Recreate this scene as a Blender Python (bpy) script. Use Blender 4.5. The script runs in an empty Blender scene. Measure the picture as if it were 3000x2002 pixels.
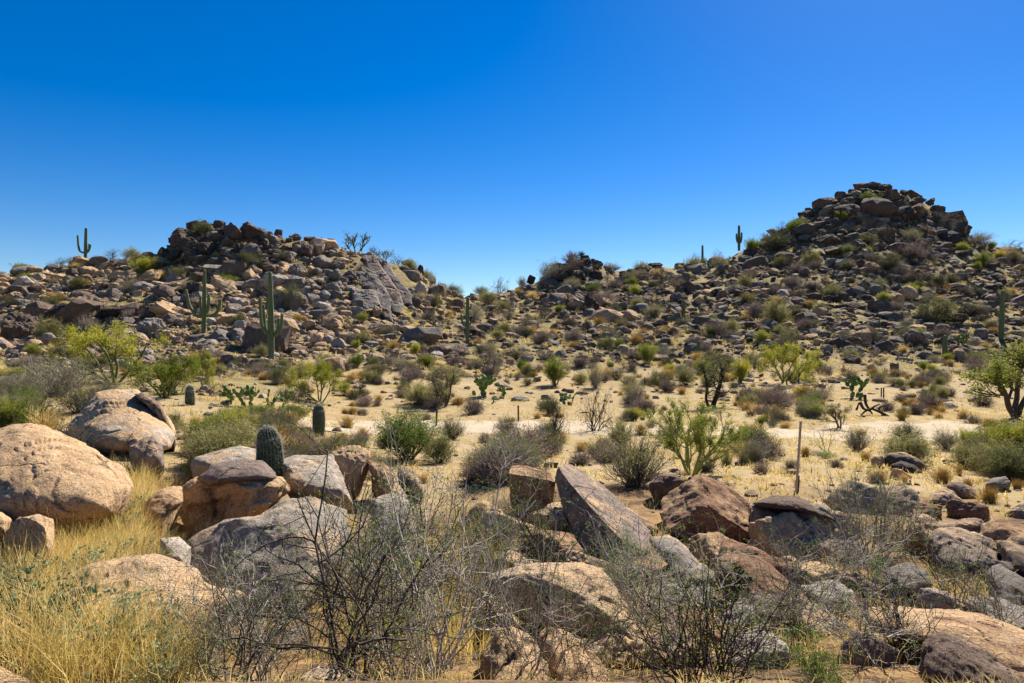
import bpy, bmesh, math, random
import numpy as np
from mathutils import Vector, Matrix, Euler

SC = bpy.context.scene
COL = SC.collection
F, CX, CY = 2000.0, 1500.0, 1001.0          # photo pixels: 24 mm lens on 36 mm, level camera at the origin
rng = np.random.default_rng(11)
R = random.Random(5)
PI = math.pi

# ------------------------------------------------------------------ noise
def _hash(ix, iy, iz, seed):
    h = (ix * 374761393 + iy * 668265263 + iz * 1274126177 + seed * 974634777) & 0xFFFFFFFF
    h = ((h ^ (h >> 13)) * 1103515245) & 0xFFFFFFFF
    h = ((h ^ (h >> 16)) * 2246822519) & 0xFFFFFFFF
    return ((h ^ (h >> 15)) & 0xFFFF) / 65535.0
def vnoise(p, seed=0):
    p = np.asarray(p, float); i = np.floor(p).astype(np.int64); f = p - i
    f = f * f * f * (f * (f * 6 - 15) + 10)
    out = 0
    for dx in (0, 1):
        wx = f[:, 0] if dx else 1 - f[:, 0]
        for dy in (0, 1):
            wy = f[:, 1] if dy else 1 - f[:, 1]
            for dz in (0, 1):
                wz = f[:, 2] if dz else 1 - f[:, 2]
                out = out + wx * wy * wz * _hash(i[:, 0] + dx, i[:, 1] + dy, i[:, 2] + dz, seed)
    return out * 2 - 1
def fbm(p, octv=4, seed=0, gain=0.5):
    p = np.asarray(p, float); a, s, out = 1.0, 1.0, 0
    for k in range(octv):
        out = out + a * vnoise(p * s + 17.3 * k, seed + k); a *= gain; s *= 2.03
    return out

# ------------------------------------------------------------------ mesh helpers
def mesh_from(name, V, faces, smooth=True, mats=(), mat_idx=None, attrs=None):
    """faces: list of integer arrays (n,k)."""
    me = bpy.data.meshes.new(name)
    V = np.asarray(V, np.float32)
    faces = [np.asarray(f, np.int32) for f in faces if len(f)]
    me.vertices.add(len(V)); me.vertices.foreach_set('co', V.ravel())
    nl = sum(f.size for f in faces); npol = sum(len(f) for f in faces)
    me.loops.add(nl); me.polygons.add(npol)
    me.loops.foreach_set('vertex_index', np.concatenate([f.ravel() for f in faces]))
    tot = np.concatenate([np.full(len(f), f.shape[1], np.int32) for f in faces])
    st = np.concatenate([[0], np.cumsum(tot)[:-1]]).astype(np.int32)
    me.polygons.foreach_set('loop_start', st)
    me.polygons.foreach_set('use_smooth', np.full(npol, smooth))
    for m in mats: me.materials.append(m)
    if mat_idx is not None: me.polygons.foreach_set('material_index', np.asarray(mat_idx, np.int32))
    for k, a in (attrs or {}).items():
        a = np.asarray(a, np.float32)
        if a.ndim == 1:
            at = me.attributes.new(k, 'FLOAT', 'POINT'); at.data.foreach_set('value', a)
        else:
            if a.shape[1] == 3: a = np.c_[a, np.ones(len(a), np.float32)]
            at = me.attributes.new(k, 'FLOAT_COLOR', 'POINT'); at.data.foreach_set('color', a.ravel())
    me.update(calc_edges=True); me.validate(verbose=False)
    return me
def link(name, data, parent=None, loc=None, mat=None):
    o = bpy.data.objects.new(name, data); COL.objects.link(o)
    if mat is not None and data is not None and not data.materials: data.materials.append(mat)
    if parent is not None: o.parent = parent
    if loc is not None: o.location = loc
    return o
def tag(o, label=None, cat=None, group=None, kind=None):
    if label: o['label'] = label
    if cat: o['category'] = cat
    if group: o['group'] = group
    if kind: o['kind'] = kind
    return o

_ico = {}
def ico(level):
    if level not in _ico:
        bm = bmesh.new(); bmesh.ops.create_icosphere(bm, subdivisions=level, radius=1.0)
        V = np.array([v.co[:] for v in bm.verts]); Fc = np.array([[v.index for v in f.verts] for f in bm.faces], np.int32)
        bm.free(); V /= np.linalg.norm(V, axis=1)[:, None]
        _ico[level] = (V, Fc)
    return _ico[level]

def tubes(segs, sides=3):
    """segs (n,8): p0 p1 r0 r1 -> verts, quads"""
    S = np.asarray(segs, float).reshape(-1, 8); n = len(S)
    p0, p1, r0, r1 = S[:, :3], S[:, 3:6], S[:, 6], S[:, 7]
    d = p1 - p0; d /= np.maximum(np.linalg.norm(d, axis=1), 1e-9)[:, None]
    ref = np.where(np.abs(d[:, 2:3]) > 0.9, np.array([[1., 0, 0]]), np.array([[0, 0, 1.]]))
    a = np.cross(d, ref); a /= np.maximum(np.linalg.norm(a, axis=1), 1e-9)[:, None]; b = np.cross(d, a)
    V = np.zeros((n, 2 * sides, 3)); ang = np.arange(sides) * 2 * PI / sides
    for k in range(sides):
        o = a * math.cos(ang[k]) + b * math.sin(ang[k])
        V[:, k] = p0 + o * r0[:, None]; V[:, sides + k] = p1 + o * r1[:, None]
    base = (np.arange(n) * 2 * sides)[:, None]; Q = []
    for k in range(sides):
        k2 = (k + 1) % sides
        Q.append(np.c_[base + k, base + k2, base + sides + k2, base + sides + k])
    return V.reshape(-1, 3), np.concatenate(Q).astype(np.int32)

def leaf_quads(P, size, rg, aspect=0.5, up=0.0):
    P = np.asarray(P, float); n = len(P)
    a = rg.normal(size=(n, 3)); a[:, 2] += up; a /= np.linalg.norm(a, axis=1)[:, None]
    b = np.cross(a, rg.normal(size=(n, 3))); b /= np.maximum(np.linalg.norm(b, axis=1), 1e-6)[:, None]
    s = (size * rg.uniform(0.6, 1.4, n))[:, None]
    V = np.stack([P, P + a * s * .5 + b * s * aspect * .5, P + a * s, P + a * s * .5 - b * s * aspect * .5], 1)
    i = (np.arange(n) * 4)[:, None]
    return V.reshape(-1, 3), np.c_[i, i + 1, i + 2, i + 3].astype(np.int32)

def catmull(pts, n):
    pts = np.asarray(pts, float)
    P = np.vstack([2 * pts[0] - pts[1], pts, 2 * pts[-1] - pts[-2]])
    out = []
    t = np.linspace(0, len(pts) - 1 - 1e-6, n)
    for u in t:
        i = int(u); f = u - i; a, b, c, d = P[i], P[i + 1], P[i + 2], P[i + 3]
        out.append(.5 * ((2 * b) + (-a + c) * f + (2 * a - 5 * b + 4 * c - d) * f * f + (-a + 3 * b - 3 * c + d) * f ** 3))
    return np.array(out)

# ------------------------------------------------------------------ terrain
COLS = [  # photo column: [(distance, photo row), ...]
 (-500, [(3.5,1930),(6,1700),(9,1530),(14,1330),(22,1200),(35,1120),(48,1070),(60,1010),(72,910),(88,800)]),
 (0,    [(3.5,1990),(6,1740),(9,1530),(14,1340),(22,1215),(35,1125),(48,1065),(60,1005),(72,900),(86,797)]),
 (250,  [(3.5,2000),(6,1750),(9,1535),(14,1345),(22,1225),(35,1130),(48,1065),(60,990),(75,870),(92,768)]),
 (430,  [(3.5,2002),(6,1750),(9,1550),(14,1360),(22,1230),(35,1135),(48,1070),(60,990),(72,890),(84,800),(92,752)]),
 (480,  [(2.6,2010),(3.5,2060),(6,1860),(9,1655),(14,1381),(22,1235),(35,1135),(48,1072),(60,990),(72,890),(84,800),(87,770),(92,725)]),
 (560,  [(2.6,2010),(3.5,2060),(6,1860),(9,1655),(14,1386),(22,1240),(35,1140),(48,1075),(60,995),(72,890),(83,800),(86,745),(90,672),(96,663)]),
 (660,  [(2.6,2010),(3.5,2060),(6,1860),(9,1655),(14,1391),(22,1250),(35,1145),(48,1075),(60,995),(72,895),(82,815),(86,745),(90,668),(96,660)]),
 (780,  [(2.6,2010),(3.5,2060),(6,1860),(9,1655),(14,1401),(22,1265),(35,1160),(48,1085),(60,1010),(72,910),(80,840),(87,760),(94,684)]),
 (900,  [(2.6,2010),(3.5,2060),(6,1860),(9,1655),(14,1411),(22,1285),(35,1180),(48,1095),(60,1025),(72,935),(79,870),(86,785),(94,702)]),
 (1100, [(2.6,2010),(3.5,2060),(6,1860),(9,1655),(14,1421),(22,1300),(28,1250),(36,1195),(48,1110),(60,1040),(72,955),(80,895),(90,800),(97,748)]),
 (1200, [(2.6,2010),(3.5,2060),(6,1860),(9,1655),(14,1421),(22,1305),(28,1252),(36,1200),(48,1115),(60,1045),(75,960),(84,895),(95,820),(102,778)]),
 (1290, [(2.6,2010),(3.5,2060),(6,1860),(9,1655),(14,1421),(22,1305),(28,1254),(36,1203),(48,1120),(62,1045),(85,945),(100,870),(112,836)]),
 (1390, [(2.6,2010),(3.5,2060),(6,1860),(9,1655),(14,1421),(22,1305),(28,1254),(36,1204),(48,1125),(64,1045),(90,955),(115,900),(140,863)]),
 (1500, [(2.6,2010),(3.5,2060),(6,1862),(9,1598),(14,1408),(22,1305),(28,1254),(36,1204),(48,1128),(65,1048),(92,955),(118,890),(140,855)]),
 (1600, [(2.6,2010),(3.5,2060),(6,1862),(9,1598),(14,1408),(22,1305),(28,1254),(36,1204),(48,1128),(66,1050),(95,950),(122,865),(135,808)]),
 (1640, [(2.6,2010),(3.5,2060),(6,1862),(9,1598),(14,1408),(22,1305),(28,1254),(36,1204),(48,1128),(66,1050),(95,950),(122,865),(134,782)]),
 (1760, [(2.6,2010),(3.5,2060),(6,1862),(9,1598),(14,1408),(22,1305),(28,1254),(36,1204),(48,1130),(67,1053),(96,948),(123,865),(134,768)]),
 (1700, [(2.6,2010),(3.5,2060),(6,1862),(9,1598),(14,1408),(22,1305),(28,1254),(36,1204),(48,1130),(66,1052),(95,950),(122,865),(133,748)]),
 (1800, [(2.6,2010),(3.5,2060),(6,1862),(9,1598),(14,1408),(22,1305),(28,1254),(36,1204),(48,1132),(67,1054),(98,945),(125,860),(142,791)]),
 (1930, [(2.6,2010),(3.5,2060),(6,1862),(9,1598),(14,1408),(22,1306),(28,1254),(36,1204),(48,1134),(68,1056),(100,930),(130,830),(145,775)]),
 (2070, [(2.6,2010),(3.5,2060),(6,1862),(9,1640),(14,1418),(22,1308),(28,1256),(36,1206),(48,1136),(68,1058),(102,915),(130,830),(150,783)]),
 (2165, [(2.6,2010),(3.5,2060),(6,1862),(9,1640),(14,1420),(22,1310),(28,1258),(36,1208),(48,1138),(69,1058),(104,900),(132,800),(152,733)]),
 (2330, [(2.6,2010),(3.5,2060),(6,1862),(9,1640),(14,1422),(22,1315),(28,1260),(36,1210),(48,1140),(70,1058),(105,885),(138,730),(155,642)]),
 (2400, [(2.6,2010),(3.5,2060),(6,1862),(9,1640),(14,1424),(22,1318),(28,1262),(36,1210),(48,1140),(70,1060),(105,882),(138,720),(156,592)]),
 (2360, [(2.6,2010),(3.5,2060),(6,1862),(9,1640),(14,1423),(22,1316),(28,1261),(36,1210),(48,1140),(70,1059),(105,883),(138,725),(155,615)]),
 (2450, [(2.6,2010),(3.5,2060),(6,1862),(9,1640),(14,1426),(22,1320),(28,1262),(36,1210),(48,1140),(70,1060),(105,882),(138,710),(157,562)]),
 (2490, [(2.6,2010),(3.5,2060),(6,1862),(9,1640),(14,1428),(22,1321),(28,1263),(36,1210),(48,1140),(70,1060),(105,883),(138,707),(150,640),(158,548)]),
 (2530, [(2.6,2010),(3.5,2060),(6,1862),(9,1640),(14,1430),(22,1322),(28,1264),(36,1210),(48,1140),(71,1060),(105,884),(138,705),(150,622),(160,541)]),
 (2610, [(2.6,2010),(3.5,2060),(6,1862),(9,1640),(14,1435),(22,1325),(28,1266),(36,1212),(48,1140),(71,1060),(106,886),(138,705),(150,622),(160,540)]),
 (2690, [(2.6,2010),(3.5,2060),(6,1862),(9,1640),(14,1440),(22,1330),(28,1268),(36,1214),(48,1142),(72,1062),(106,888),(138,715),(150,650),(160,566)]),
 (2760, [(2.6,2010),(3.5,2060),(6,1862),(9,1640),(14,1445),(22,1332),(28,1270),(36,1215),(48,1144),(72,1064),(107,890),(138,730),(156,622)]),
 (2825, [(2.6,2010),(3.5,2060),(6,1862),(9,1640),(14,1450),(22,1334),(28,1270),(36,1216),(48,1146),(73,1064),(108,890),(138,745),(152,676)]),
 (2900, [(2.6,2010),(3.5,2060),(6,1862),(9,1640),(14,1450),(22,1336),(28,1272),(36,1218),(48,1148),(74,1066),(108,890),(138,765),(150,722)]),
 (3000, [(2.6,2010),(3.5,2060),(6,1862),(9,1640),(14,1450),(22,1338),(28,1272),(36,1218),(48,1150),(75,1066),(108,895),(138,780),(150,742)]),
 (3600, [(2.6,2010),(3.5,2060),(6,1862),(9,1640),(14,1450),(22,1338),(28,1272),(36,1218),(48,1150),(76,1066),(110,900),(138,800),(150,765)]),
]
COLS.sort(key=lambda c: c[0])
YK = np.geomspace(1.5, 420, 260)
def _column(pts):
    Y = np.array([p[0] for p in pts], float); z = (CY - np.array([p[1] for p in pts], float)) / F * Y
    Yl, zl = Y[-1], z[-1]
    Y = np.r_[1.5, 2.3, Y, Yl + 6, Yl + 40, Yl + 120, 420]; z = np.r_[-1.62, -1.66, z, zl - .1, zl - 5, max(zl - 14, -3), max(zl - 20, -4)]
    return np.interp(YK, Y, z)
PXU = np.arange(-1500, 4501, 20.0)
_cz = np.array([_column(c[1]) for c in COLS]); _cp = np.array([c[0] for c in COLS], float)
ZT = np.array([np.interp(PXU, _cp, _cz[:, k]) for k in range(len(YK))]).T      # (px, Y)
def _sm(A, w, axis):
    k = np.ones(w) / w; pad = [(0, 0), (0, 0)]; pad[axis] = (w // 2, w // 2)
    return np.apply_along_axis(lambda v: np.convolve(v, k, 'valid'), axis, np.pad(A, pad, 'edge'))
ZT = _sm(_sm(ZT, 3, 0), 3, 1)
LYK = np.log(YK)
def zbase(x, y):
    x = np.atleast_1d(np.asarray(x, float)); y = np.atleast_1d(np.asarray(y, float))
    yy = np.clip(y, 1.5, 419.9); px = np.clip(CX + F * x / yy, PXU[0], PXU[-1] - 1e-6)
    i = (px - PXU[0]) / 20.0; i0 = np.floor(i).astype(int); fi = i - i0; i0 = np.clip(i0, 0, len(PXU) - 2)
    j = (np.log(yy) - LYK[0]) / (LYK[1] - LYK[0]); j0 = np.clip(np.floor(j).astype(int), 0, len(YK) - 2); fj = j - j0
    return (ZT[i0, j0] * (1 - fi) * (1 - fj) + ZT[i0 + 1, j0] * fi * (1 - fj) + ZT[i0, j0 + 1] * (1 - fi) * fj + ZT[i0 + 1, j0 + 1] * fi * fj)
def zfun(x, y):
    x = np.atleast_1d(np.asarray(x, float)); y = np.atleast_1d(np.asarray(y, float))
    z = zbase(x, y); P = np.c_[x, y, 0 * x]
    amp = np.clip(y / 60.0, 0.15, 1.0)
    z = z + amp * (0.22 * fbm(P / 7.0, 3, 3) + 0.10 * fbm(P / 1.3, 3, 9))
    return z
def gz(x, y): return float(zfun(x, y)[0])
_HY = np.geomspace(1.6, 175, 900)
def hit(px, py):
    """distance at which the photo ray (px,py) meets the ground; the crest when it passes above it"""
    x = (px - CX) / F * _HY; z = zbase(x, _HY); row = CY - F * z / _HY
    k = np.nonzero(row <= py)[0]
    return float(_HY[k[0]]) if len(k) else float(_HY[np.argmin(row)])
def bp(px, py, Y): return Vector(((px - CX) / F * Y, Y, (CY - py) / F * Y))
def on_ground(px, py):
    Y = hit(px, py); x = (px - CX) / F * Y
    return Vector((x, Y, gz(x, Y)))
# ------------------------------------------------------------------ materials
class NT:
    def __init__(s, name):
        s.m = bpy.data.materials.new(name); s.m.use_nodes = True; s.t = s.m.node_tree; s.t.nodes.clear()
        s.out = s.n('ShaderNodeOutputMaterial')
    def n(s, typ, **kw):
        nd = s.t.nodes.new(typ)
        for k, v in kw.items():
            if k.startswith('i_'):
                key = k[2:]; key = int(key) if key.isdigit() else key.replace('_', ' ')
                nd.inputs[key].default_value = v
            else: setattr(nd, k, v)
        return nd
    def l(s, a, b): s.t.links.new(a, b)
    def noise(s, vec, scale, detail=4, rough=.55, dist=0):
        nd = s.n('ShaderNodeTexNoise'); nd.inputs['Scale'].default_value = scale; nd.inputs['Detail'].default_value = detail
        nd.inputs['Roughness'].default_value = rough; nd.inputs['Distortion'].default_value = dist
        s.l(vec, nd.inputs['Vector']); return nd.outputs['Fac']
    def ramp(s, fac, stops):
        nd = s.n('ShaderNodeValToRGB'); cr = nd.color_ramp
        while len(cr.elements) < len(stops): cr.elements.new(0.5)
        for e, (p, c) in zip(cr.elements, stops):
            e.position = p; e.color = (c, c, c, 1) if isinstance(c, (int, float)) else (*c, 1)
        s.l(fac, nd.inputs[0]); return nd.outputs[0]
    def mix(s, fac, a, b, mode='MIX'):
        nd = s.n('ShaderNodeMix', data_type='RGBA', blend_type=mode)
        for k, v in ((0, fac), (6, a), (7, b)):
            if hasattr(v, 'is_linked') or hasattr(v, 'node'): s.l(v, nd.inputs[k])
            else: nd.inputs[k].default_value = v if isinstance(v, (int, float)) else (*v, 1)
        return nd.outputs[2]
    def math(s, op, a, b=0.0, clamp=False):
        nd = s.n('ShaderNodeMath', operation=op); nd.use_clamp = clamp
        for k, v in ((0, a), (1, b)):
            if hasattr(v, 'node'): s.l(v, nd.inputs[k])
            else: nd.inputs[k].default_value = v
        return nd.outputs[0]
    def bump(s, h, strength, dist, prev=None):
        nd = s.n('ShaderNodeBump'); nd.inputs['Strength'].default_value = strength; nd.inputs['Distance'].default_value = dist
        s.l(h, nd.inputs['Height'])
        if prev is not None: s.l(prev, nd.inputs['Normal'])
        return nd.outputs[0]
    def principled(s, col, rough=.9, normal=None, spec=.2):
        nd = s.n('ShaderNodeBsdfPrincipled'); nd.inputs['Roughness'].default_value = rough; nd.inputs['Specular IOR Level'].default_value = spec
        if hasattr(col, 'node'): s.l(col, nd.inputs['Base Color'])
        else: nd.inputs['Base Color'].default_value = (*col, 1)
        if normal is not None: s.l(normal, nd.inputs['Normal'])
        s.l(nd.outputs[0], s.out.inputs[0]); return nd

def rock_mat(name, src='obj', near=True, crack=0.5):
    T = NT(name); pos = T.n('ShaderNodeNewGeometry').outputs['Position']
    if src == 'obj':
        oi = T.n('ShaderNodeObjectInfo'); tint, alpha, rnd = oi.outputs['Color'], oi.outputs['Alpha'], oi.outputs['Random']
    else:
        at = T.n('ShaderNodeAttribute', attribute_name='tint'); tint, alpha = at.outputs['Color'], at.outputs['Alpha']
    k = 1.0 if near else 0.45
    big = T.noise(pos, 1.1 * k, 5, .6, .4); mid = T.noise(pos, 5.0 * k, 6, .65); fine = T.noise(pos, 70.0 * k, 3, .7)
    var = T.math('ADD', T.math('MULTIPLY', big, .75), T.math('MULTIPLY', mid, .35))
    mask = T.ramp(T.math('ADD', var, T.math('SUBTRACT', alpha, .5)), [(.46, 0.0), (.62, 1.0)])
    fresh = T.mix(mid, (.56, .33, .15), (.66, .47, .28))
    c = T.mix(mask, tint, fresh)
    c = T.mix(T.ramp(mid, [(.32, .0), (.62, 1.0)]), T.mix(.32, c, (.0, .0, .0)), c)
    lich = T.noise(pos, 13.0 * k, 3, .6)
    c = T.mix(T.math('MULTIPLY', T.ramp(lich, [(.60, 0.0), (.68, 1.0)]), .30), c, (.40, .36, .28))
    streak = T.ramp(T.noise(pos, 2.3 * k, 6, .7, 1.2), [(.30, 1.0), (.42, 0.0)])
    c = T.mix(T.math('MULTIPLY', streak, .65), c, (.07, .052, .042))
    c = T.mix(T.ramp(fine, [(.32, .85), (.5, 0.0)]), c, (.045, .035, .03))
    c = T.mix(T.ramp(T.noise(pos, 22.0 * k, 5, .75), [(.34, .6), (.46, 0.0)]), c, (.06, .045, .036))
    c = T.mix(T.ramp(fine, [(.58, 0.0), (.75, .55)]), c, (.62, .52, .42))
    # cracks
    wob = T.n('ShaderNodeMix', data_type='VECTOR'); wob.inputs[0].default_value = .22
    nz = T.n('ShaderNodeTexNoise'); nz.inputs['Scale'].default_value = 1.7; nz.inputs['Detail'].default_value = 4; T.l(pos, nz.inputs['Vector'])
    T.l(pos, wob.inputs[4]); T.l(nz.outputs['Color'], wob.inputs[5])
    vo = T.n('ShaderNodeTexVoronoi', feature='DISTANCE_TO_EDGE'); vo.inputs['Scale'].default_value = 0.85 if near else .42
    T.l(wob.outputs[1], vo.inputs['Vector'])
    brk = T.ramp(T.noise(pos, 2.6 * k, 2), [(.50, 0.0), (.57, 1.0)])
    cr = T.math('MULTIPLY', T.ramp(vo.outputs['Distance'], [(.0, 1.0), (.016 if near else .02, 0.0)]), brk)
    c = T.mix(T.math('MULTIPLY', cr, crack), c, (.03, .022, .016))
    b = T.bump(mid, .8, .12 if near else .35); b = T.bump(T.noise(pos, 24 * k, 6, .75), .85, .03 if near else .09, b)
    b = T.bump(fine, .5, .006 if near else .02, b)
    b = T.bump(T.math('MULTIPLY', cr, -crack), .8, .04, b)
    T.principled(c, .95, b, .12)
    return T.m

def ground_mat():
    T = NT('desert_soil'); g = T.n('ShaderNodeNewGeometry'); pos = g.outputs['Position']
    at = T.n('ShaderNodeAttribute', attribute_name='hill'); hill = at.outputs['Fac']
    n1 = T.noise(pos, .22, 5, .6); n2 = T.noise(pos, 1.6, 6, .65); n3 = T.noise(pos, 9.0, 5, .7); n4 = T.noise(pos, 55, 3, .7)
    sand = T.mix(T.ramp(n1, [(.35, 0.0), (.65, 1.0)]), (.36, .27, .165), (.33, .225, .12))
    sand = T.mix(T.ramp(n2, [(.40, 0.0), (.60, .85)]), sand, (.27, .215, .09))       # dry grass thatch
    slope = T.mix(T.ramp(n2, [(.38, 0.0), (.6, 1.0)]), (.10, .070, .045), (.22, .175, .075))
    slope = T.mix(T.ramp(n1, [(.50, 0.0), (.66, .8)]), slope, (.30, .25, .075))
    c = T.mix(hill, sand, slope)
    shaded_litter = T.mix(T.ramp(n2, [(.42, 0.0), (.60, 1.0)]), (.085, .055, .032), (.27, .165, .075))  # brown litter, with the shade under near brush painted into its tone
    c = T.mix(T.n('ShaderNodeAttribute', attribute_name='litter_shade').outputs['Fac'], c, shaded_litter)
    c = T.mix(T.ramp(n3, [(.25, .55), (.48, 0.0)]), c, (.13, .085, .045))
    c = T.mix(T.ramp(n4, [(.60, 0.0), (.75, .45)]), c, (.46, .38, .27))
    c = T.mix(T.ramp(n4, [(.22, .5), (.38, 0.0)]), c, (.12, .08, .05))
    b = T.bump(n2, .5, .12); b = T.bump(n3, .6, .05, b); b = T.bump(n4, .5, .012, b)
    T.principled(c, .97, b, .08)
    return T.m
def path_mat():
    T = NT('pale_sand'); pos = T.n('ShaderNodeNewGeometry').outputs['Position']
    n1 = T.noise(pos, .8, 5); n3 = T.noise(pos, 7, 5, .7); n4 = T.noise(pos, 50, 3, .7)
    c = T.mix(T.ramp(n1, [(.35, 0.0), (.65, 1.0)]), (.41, .345, .255), (.38, .30, .20))
    c = T.mix(T.ramp(n3, [(.28, .35), (.48, 0.0)]), c, (.25, .17, .10))
    c = T.mix(T.ramp(n4, [(.6, 0.0), (.75, .4)]), c, (.55, .48, .38))
    b = T.bump(n3, .5, .04); b = T.bump(n4, .5, .01, b)
    T.principled(c, .97, b, .08); return T.m

def plant_mat(name, col, col2, trans=0.35, rough=.7, attr=False, scale=9.0):
    """two-tone colour that varies from plant to plant and inside one plant"""
    T = NT(name); pos = T.n('ShaderNodeNewGeometry').outputs['Position']
    if attr: r = T.n('ShaderNodeAttribute', attribute_name='rnd').outputs['Fac']
    else: r = T.n('ShaderNodeObjectInfo').outputs['Random']
    f = T.math('ADD', T.math('MULTIPLY', T.noise(pos, scale, 2, .6), .9), T.math('MULTIPLY', T.math('SUBTRACT', r, .5), .6))
    c = T.mix(T.ramp(f, [(.28, 0.0), (.68, 1.0)]), col, col2)
    if trans <= 0:
        T.principled(c, rough, None, .15); return T.m
    p = T.n('ShaderNodeBsdfPrincipled'); p.inputs['Roughness'].default_value = rough; p.inputs['Specular IOR Level'].default_value = .25
    T.l(c, p.inputs['Base Color'])
    t = T.n('ShaderNodeBsdfTranslucent'); T.l(T.mix(.35, c, (.9, .85, .1), 'MULTIPLY'), t.inputs[0]); T.l(c, t.inputs[0])
    mx = T.n('ShaderNodeMixShader'); mx.inputs[0].default_value = trans
    T.l(p.outputs[0], mx.inputs[1]); T.l(t.outputs[0], mx.inputs[2]); T.l(mx.outputs[0], T.out.inputs[0])
    return T.m

def cactus_mat(name, green, ridge):
    T = NT(name); pos = T.n('ShaderNodeNewGeometry').outputs['Position']
    at = T.n('ShaderNodeAttribute', attribute_name='rib').outputs['Fac']
    n = T.noise(pos, 6, 5, .6); n2 = T.noise(pos, 60, 2, .6)
    c = T.mix(T.ramp(n, [(.3, 0.0), (.7, 1.0)]), green, tuple(v * 1.5 for v in green))
    c = T.mix(T.ramp(T.noise(pos, 1.3, 4, .6), [(.62, 0.0), (.75, .5)]), c, (.16, .12, .06))
    m = T.math('MULTIPLY', T.ramp(at, [(.70, 0.0), (.95, 1.0)]), T.ramp(n2, [(.30, .35), (.6, 1.0)]))
    c = T.mix(m, c, ridge)
    T.principled(c, .75, T.bump(n, .3, .02), .25); return T.m

M = dict(
    rock=rock_mat('weathered_granite', crack=.65), rock_far=rock_mat('hillside_granite', near=False, crack=.6),
    rubble=rock_mat('rubble_granite', src='attr', near=False, crack=.0),
    soil=ground_mat(), path=path_mat(),
    twig=plant_mat('grey_bark', (.055, .043, .034), (.40, .35, .30), 0, .85, scale=7), twig_mid=plant_mat('thorn_bark', (.045, .035, .028), (.28, .235, .19), 0, .85, scale=9),
    twig_dark=plant_mat('dark_bark', (.035, .026, .02), (.13, .10, .08), 0, .9, scale=14),
    twig_purple=plant_mat('dry_stem', (.12, .09, .075), (.30, .235, .19), 0, .9, scale=20),
    twig_green=plant_mat('green_bark', (.10, .12, .025), (.30, .30, .08), 0, .7, scale=8),
    twig_olive=plant_mat('olive_stem', (.09, .085, .04), (.25, .22, .11), 0, .8, scale=14),
    leaf_small=plant_mat('tiny_green_leaf', (.07, .12, .02), (.20, .27, .05), .45),
    leaf_grey=plant_mat('silvery_leaf', (.09, .135, .05), (.26, .31, .15), .3, scale=14),
    leaf_yellow=plant_mat('yellow_green_leaf', (.13, .155, .014), (.40, .37, .04), .5, scale=4),
    leaf_green=plant_mat('broom_green_leaf', (.10, .145, .02), (.32, .32, .045), .45, scale=5),
    leaf_olive=plant_mat('olive_leaf', (.095, .105, .03), (.29, .265, .09), .4, scale=5),
    leaf_dry=plant_mat('dry_brown_leaf', (.16, .115, .085), (.34, .26, .18), .3, scale=7),
    straw=plant_mat('golden_straw', (.52, .36, .10), (.86, .68, .32), .35, scale=12),
    straw_attr=plant_mat('straw_blade', (.46, .34, .08), (.84, .65, .26), .35, attr=True, scale=5),
    scrub_attr=plant_mat('scrub_twig', (.055, .045, .032), (.25, .20, .13), .25, attr=True, scale=2.0),
    scrubg_attr=plant_mat('scrub_leaf', (.06, .075, .02), (.30, .28, .06), .4, attr=True, scale=1.5),
    fresh=plant_mat('fresh_green_leaf', (.05, .12, .02), (.18, .26, .05), .5, scale=6),
    pad=plant_mat('cactus_pad', (.07, .13, .03), (.20, .27, .075), .0, .55, scale=6),
    saguaro=cactus_mat('saguaro_skin', (.07, .10, .035), (.36, .36, .20)),
    saguaro_near=cactus_mat('young_saguaro_skin', (.035, .06, .022), (.17, .16, .11)),
    barrel=cactus_mat('barrel_skin', (.05, .055, .02), (.30, .10, .055)),
    spine=plant_mat('pale_spine', (.45, .41, .36), (.74, .70, .64), .2, scale=40),
    wood=plant_mat('bleached_wood', (.34, .24, .20), (.46, .34, .29), 0, .8, scale=9),
    iron=plant_mat('rusted_iron', (.022, .016, .013), (.06, .04, .03), 0, .7, scale=20),
)
TONES = {'tan': (.50, .37, .24), 'grey': (.275, .235, .20), 'brown': (.185, .125, .09), 'dark': (.095, .068, .055), 'pale': (.50, .43, .35), 'rust': (.30, .16, .085), 'purple': (.25, .19, .155)}
# ------------------------------------------------------------------ setting: ground, path
def axis(a, b, n, c, k):
    t = np.linspace(-1, 1, n); s = np.sinh(k * t) / math.sinh(k)
    return np.where(s < 0, -s * a, s * b) + c
def build_ground():
    t = np.linspace(-1, 1, 521); xs = np.sign(t) * (np.sinh(4.6 * np.abs(t)) / math.sinh(4.6)) * 900
    u = np.linspace(0, 1, 541); ys = -30 + 33 * u[:60] / u[60]
    ys = np.r_[np.linspace(-30, 1.0, 24), np.geomspace(1.1, 190, 520), np.linspace(200, 1500, 30)]
    X, Y = np.meshgrid(xs, ys); V = np.c_[X.ravel(), Y.ravel(), zfun(X.ravel(), Y.ravel())]
    nx, ny = len(xs), len(ys); i = (np.arange(ny - 1)[:, None] * nx + np.arange(nx - 1)[None]).ravel()
    hill = np.clip((V[:, 1] - 52 + 5 * fbm(V / 9.0, 2, 4)) / 16, 0, 1)
    left = np.clip((-V[:, 0] / np.maximum(V[:, 1], 1) - .25) * 6, 0, 1); hill = np.maximum(hill, left * np.clip((V[:, 1] - 26) / 14, 0, 1))
    shaded_litter = np.clip((13.5 + 2.5 * fbm(V / 2.5, 3, 14) - V[:, 1]) / 3, 0, 1)  # near ground mask for litter and the painted brush shade
    me = mesh_from('ground', V, [np.c_[i, i + 1, i + nx + 1, i + nx]], attrs={'hill': hill, 'litter_shade': shaded_litter}, mats=[M['soil']])
    tag(link('ground', me), kind='structure')
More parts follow.
